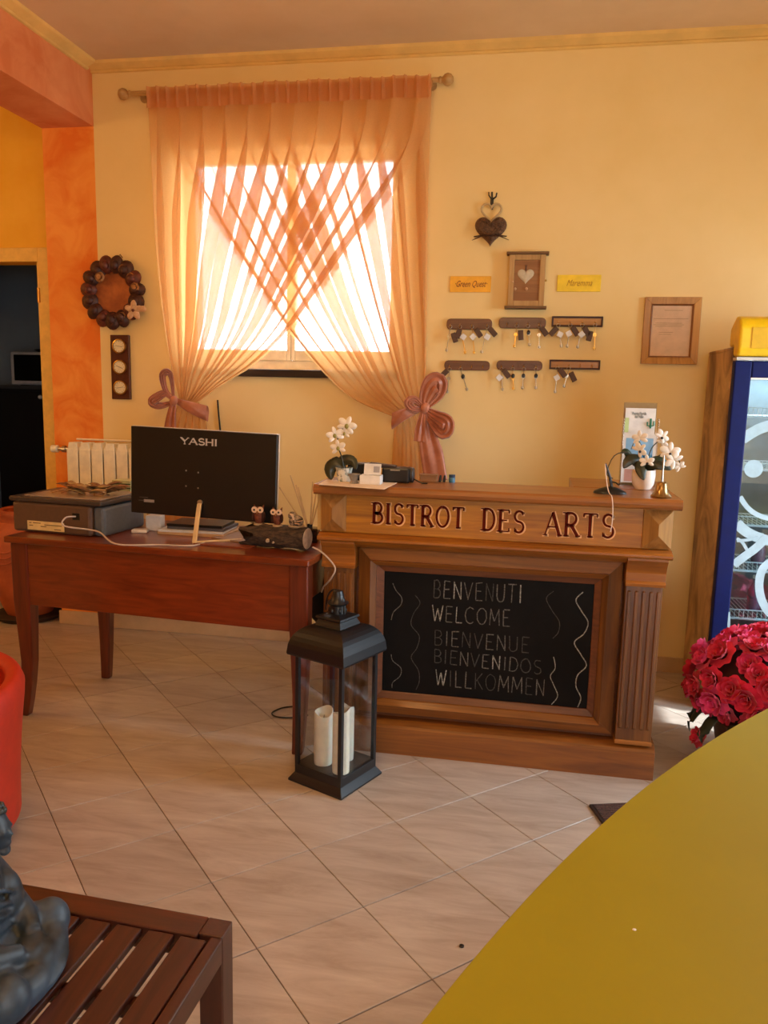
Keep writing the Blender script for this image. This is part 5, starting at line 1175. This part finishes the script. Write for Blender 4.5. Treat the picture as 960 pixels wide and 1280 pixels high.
q = PF(793, 1162, .7505); MB().ell(q, (.003, .002, .0015), 8, 5).build('crumb', m_paper, None, label='tiny pale crumb on the yellow table top', cat='crumb')
q = PF(577, 1183, 0); MB().lathe([(.001, 0), (.007, 0), (.007, .003), (.004, .005), (.001, .005)], (q.x, q.y, 0), 14).build('floor_button', m_black, None, smooth=True, label='tiny black round button lying on the tiles near the yellow table', cat='button')
m0, m1 = PF(736, 1008), PF(740, 1046)
mt_ = thing('doormat', 'dark brown ribbed doormat partly hidden by the yellow table', 'doormat', (m0.x+.3, m0.y-.2, 0))
Rm = rotz(.30); mc0 = Vector((m0.x, m0.y, 0))
MB().add([mc0+Rm@Vector((x, y, z)) for x in (0, .60) for y in (-.40, 0) for z in (0, .010)], [(0, 1, 3, 2), (4, 6, 7, 5), (0, 4, 5, 1), (2, 3, 7, 6), (0, 2, 6, 4), (1, 5, 7, 3)]).build('backing', M('mat_rubber', (54, 36, 30), .8), mt_, bevel=.003)
mb = MB()
for k in range(30): mb.add([mc0+Rm@Vector((x, -.39+k*.0128+y, z)) for x in (.012, .588) for y in (0, .008) for z in (.010, .014)], [(0, 1, 3, 2), (4, 6, 7, 5), (0, 4, 5, 1), (2, 3, 7, 6), (0, 2, 6, 4), (1, 5, 7, 3)])
mb.build('pile_ribs', M('mat_pile', (92, 62, 50), .95, c2=(60, 40, 32), scale=150), mt_, kind='stuff')

# ================================================================== SLATTED COFFEE TABLE
TH = .45; k0 = PF(291, 1151, TH); kf = PF(27, 1104, TH)
kt = thing('slatted_table', 'low dark wooden table with a slatted top under the statue', 'table', (k0.x-.45, k0.y-.3, 0))
KX1, KY1 = k0.x, k0.y; KX0, KY0 = KX1-1.0, KY1-.62; RK = rotz(math.atan2(k0.y-kf.y, k0.x-kf.x)); 
def K(x, y, z): p = RK@Vector((x, y, 0)); return Vector((k0.x+p.x, k0.y+p.y, z))
def kbox(nm, x0, x1, y0, y1, z0, z1, mt=m_slat, bev=.003):
    return MB().add([K(x, y, z) for x in (x0, x1) for y in (y0, y1) for z in (z0, z1)], [(0, 1, 3, 2), (4, 6, 7, 5), (0, 4, 5, 1), (2, 3, 7, 6), (0, 2, 6, 4), (1, 5, 7, 3)]).build(nm, mt, kt, bevel=bev)
KW, KD = 1.0, .64
kbox('end_rail', -KW+.05, -.05, -.058, 0, TH-.05, TH, m_slatx); kbox('end_rail', -KW+.05, -.05, -KD, -KD+.058, TH-.05, TH, m_slatx)
kbox('side_rail', -.024, 0, -KD+.05, -.05, TH-.055, TH-.002); kbox('side_rail', -KW, -KW+.024, -KD+.05, -.05, TH-.055, TH-.002)
for x in (0, -KW+.05):
    for y in (0, -KD+.05): kbox('leg', x-.05, x, y-.05, y, 0, TH, wood('dark_slat_upright', (78, 40, 26), (54, 26, 17), .4, 'z', 6, .2))
ns = 14; wsl = (KW-.05-.0)/ns
for k in range(ns):
    xb = -.028-k*wsl; kbox('slat', xb-wsl+.014, xb, -KD+.060, -.060, TH-.020, TH-.003)
for y in (-.20, -.44): kbox('cross_bearer', -KW+.03, -.03, y-.02, y, TH-.055, TH-.022, m_slatx)

# ================================================================== SEATED STATUE
SC = Vector((-.896, 1.12, TH-.001)); FACE = radians(14); SS = .90       # heading of the statue's chest
st = thing('buddha_statue', 'dark blue grey seated meditating statue in draped robes on the slatted table', 'statue', SC)
Rs = rotz(FACE)   # local +x = forward
def E(mb, p, r_, R=None): return mb.ell(Vector(p), r_, 18, 12, R)
mb = MB()
E(mb, (-.01, 0, .05), (.085, .12, .055)); E(mb, (-.02, 0, .12), (.062, .080, .085)); E(mb, (-.02, 0, .18), (.056, .080, .070)); E(mb, (-.022, 0, .222), (.040, .064, .044))
for s in (-1, 1):
    E(mb, (-.02, s*.060, .200), (.036, .034, .040))
    mb.tube([(-.02, s*.066, .200), (-.008, s*.086, .160), (.012, s*.092, .118)], [.034, .034, .032], 12)
    mb.tube([(.012, s*.092, .118), (.05, s*.070, .092), (.085, s*.030, .080)], [.030, .028, .018], 12)
    E(mb, (.01, s*.06, .13), (.045, .045, .07))
    mb.tube([(-.02, s*.05, .045), (.045, s*.085, .052), (.085, s*.110, .046)], [.050, .048, .042], 12)
    E(mb, (.088, s*.112, .048), (.044, .040, .046))
    mb.tube([(.088, s*.110, .036), (.115, s*.05, .032), (.12, -s*.02, .035)], [.038, .034, .024], 12)
E(mb, (.088, 0, .072), (.030, .045, .014))
E(mb, (.105, .0, .045), (.035, .06, .03)); E(mb, (.06, 0, .025), (.10, .13, .026))
mb.tube([(-.02, 0, .24), (-.014, 0, .285)], [.030, .026], 12)
_hs = len(mb.v)
E(mb, (-.008, 0, .318), (.040, .036, .048)); E(mb, (-.014, 0, .335), (.040, .038, .034)); E(mb, (-.018, 0, .372), (.022, .022, .020))
mb.tube([(.028, 0, .322), (.036, 0, .308), (.030, 0, .303)], [.004, .007, .005], 8); E(mb, (.028, 0, .292), (.008, .012, .005)); E(mb, (.022, 0, .276), (.012, .014, .010))
for s in (-1, 1):
    E(mb, (.026, s*.014, .320), (.008, .010, .005)); mb.tube([(-.008, s*.037, .332), (-.006, s*.041, .315), (-.006, s*.038, .288)], [.006, .008, .006], 8)
for v in mb.v[_hs:]: v.x += .028
for v in mb.v:
    if v.z < .135 and v.x > .045: v.x = .045+(v.x-.045)*.95
# robe folds
_fs = len(mb.v)
for k in range(5): t = k/4; mb.tube([(.030, -.085+.01*k, .235-.012*k), (.050-.004*k, -.02, .205-.030*k), (.045, .055, .150-.018*k)], [.004, .006, .004], 8)
for s in (-1, 1):
    for k in range(4): mb.tube([(.0+.02*k, s*(.085+.004*k), .09-.008*k), (.055+.01*k, s*(.085-.012*k), .083-.004*k), (.112+.004*k, s*(.045-.018*k), .05-.01*k)], [.004, .008, .004], 8)
    for k in range(3): mb.tube([(-.03, s*(.092), .19-.025*k), (-.006, s*.112, .170-.028*k), (.026, s*.104, .145-.024*k)], [.003, .006, .003], 8)
    for k in range(3): mb.tube([(.100, s*(.134-.01*k), .065-.015*k), (.122-.004*k, s*(.095-.02*k), .045-.012*k), (.132, s*(.05-.015*k), .03)], [.003, .006, .004], 8)
for v in mb.v[_fs:]:
    if v.z < .135 and v.x > .045: v.x = .045+(v.x-.045)*.95
mb.v = [SC + Rs@(v*SS) for v in mb.v]
body = mb.build('body', M('patinated_blue_grey', (56, 72, 88), .5, c2=(28, 29, 28), scale=12, bump=.15), st, smooth=True)
rmz = body.modifiers.new('remesh', 'REMESH'); rmz.mode = 'VOXEL'; rmz.voxel_size = .0045; rmz.use_smooth_shade = True
sm = body.modifiers.new('smooth', 'SMOOTH'); sm.factor = .5; sm.iterations = 3
hd = MB()
for k in range(90):
    g_ = k*2.39996; zz = 1-(k+.5)/90*1.05; r2 = sqrt(max(0, 1-zz*zz)); x, y = r2*cos(g_), r2*sin(g_)
    if x > .55 and zz < .45: continue
    hd.ell(SC+Rs@(Vector((.014+.041*x, .0395*y, .335+.036*zz))*SS), .0065, 6, 4)
hd.build('curled_hair', M('patinated_dark', (48, 52, 52), .5), st, smooth=True, kind='stuff')

# ================================================================== ORANGE ARMCHAIR
oc = thing('tub_armchair', 'bright orange red tub armchair cut off by the left edge', 'armchair', (-1.95, 2.0, 0))
m_or = M('orange_red_vinyl', (188, 42, 14), .55)
ocx, ocy = -1.985, 2.02
def shellf(u, v):
    th = 2*pi*(u*.80-.40); w_ = 1+.055*sin(pi*min(1, v*1.0))**1.5*(v) - .03*(1-v); z = .08+v*(.48+.14*max(0, -cos(th)))
    rr_ = (.395+.035*v**2) if v < .9 else (.395+.035*v**2)-.02*((v-.9)/.1)**2
    return Vector((ocx+rr_*cos(th)*1.05, ocy+rr_*sin(th)*.95, z))
MB().grid(shellf, 56, 14).build('shell', m_or, oc, smooth=True, solid=.055, bevel=.02, seg=4)
MB().lathe([(.001, .14), (.34, .14), (.36, .18), (.36, .36), (.33, .40), (.001, .41)], (ocx, ocy, 0), 40).build('seat_cushion', m_or, oc, smooth=True)
MB().lathe([(.001, .0), (.33, .0), (.35, .14), (.001, .14)], (ocx, ocy, 0), 32).build('base', m_or, oc, smooth=True)

# ================================================================== VASE AND DARK ROOM
vc = Vector((-3.09, 4.47, 0))
vs_ = thing('terracotta_jar', 'tall terracotta floor jar on a dark saucer left of the desk', 'jar', vc)
MB().lathe([(.001, 0), (.19, 0), (.215, .03), (.205, .035), (.001, .03)], vc, 32).build('saucer', M('dark_saucer', (50, 34, 28), .6), vs_, smooth=True)
MB().lathe([(.001, .03), (.135, .03), (.15, .06), (.21, .22), (.245, .38), (.235, .50), (.19, .59), (.15, .625), (.150, .65), (.172, .672), (.172, .690), (.150, .700), (.130, .690), (.128, .64), (.001, .60)], vc, 44).build('body', M('terracotta', (190, 100, 58), .75, c2=(158, 76, 40), scale=7, bump=.1), vs_, smooth=True)
for k in range(3):
    z = .40+.035*k
    MB().tube([vc+Vector(((.246-.003*k)*cos(t), (.246-.003*k)*sin(t), z+.012*sin(9*t))) for t in [2*pi*i/90 for i in range(90)]], .006, 6, close=True).build('wavy_band', MC['terracotta'], vs_, smooth=True)
cbn = thing('kitchen_cabinet', 'dark cabinet with a bright knob in the unlit room beyond the doorway', 'cabinet', (-4.1, 6.5, 0))
m_cab = M('black_brown_laminate', (30, 28, 30), .5)
MB().box(-4.55, -3.45, 6.25, 6.9, 0, 1.42).build('body', m_cab, cbn); MB().box(-4.57, -3.43, 6.22, 6.92, 1.42, 1.45).build('worktop', M('dark_grey_top', (70, 72, 74), .4), cbn)
for x0, x1 in ((-4.54, -4.01), (-3.99, -3.46)):
    dd = MB().box(x0, x1, 6.232, 6.25, .05, 1.40).build('door', m_cab, cbn, bevel=.004)
    kx = -4.045 if x0 < -4.1 else -3.955
    MB().ell((kx-.06 if x0 < -4.1 else kx+.06, 6.21, 1.355), .018, 12, 8).build('knob', M('porcelain_knob', (240, 236, 230), .2, emit=0), dd, smooth=True)
mw = thing('microwave_oven', 'dark microwave oven with a grey frame on the cabinet in the unlit room', 'microwave', (-4.15, 6.5, 1.45))
MB().box(-4.42, -3.86, 6.28, 6.7, 1.455, 1.735).build('case', M('grey_case', (200, 202, 204), .4), mw, bevel=.012)
MB().box(-4.38, -4.0, 6.268, 6.282, 1.49, 1.71).build('door_window', m_black, mw, bevel=.004); MB().box(-3.98, -3.88, 6.27, 6.282, 1.48, 1.71).build('control_panel', m_black, mw, bevel=.003)
for x in (-4.36, -3.92): MB().box(x, x+.03, 6.32, 6.66, 1.45, 1.456).build('foot', m_black, mw)
tr_ = thing('tray', 'shallow dark tray resting on the microwave oven', 'tray', (-4.12, 6.5, 1.735))
MB().lathe([(.001, 0), (.14, 0), (.18, .025), (.17, .028), (.135, .008), (.001, .008)], (-4.12, 6.5, 1.735), 24).build('dish', M('dark_brown_tray', (52, 40, 38), .5), tr_, smooth=True)
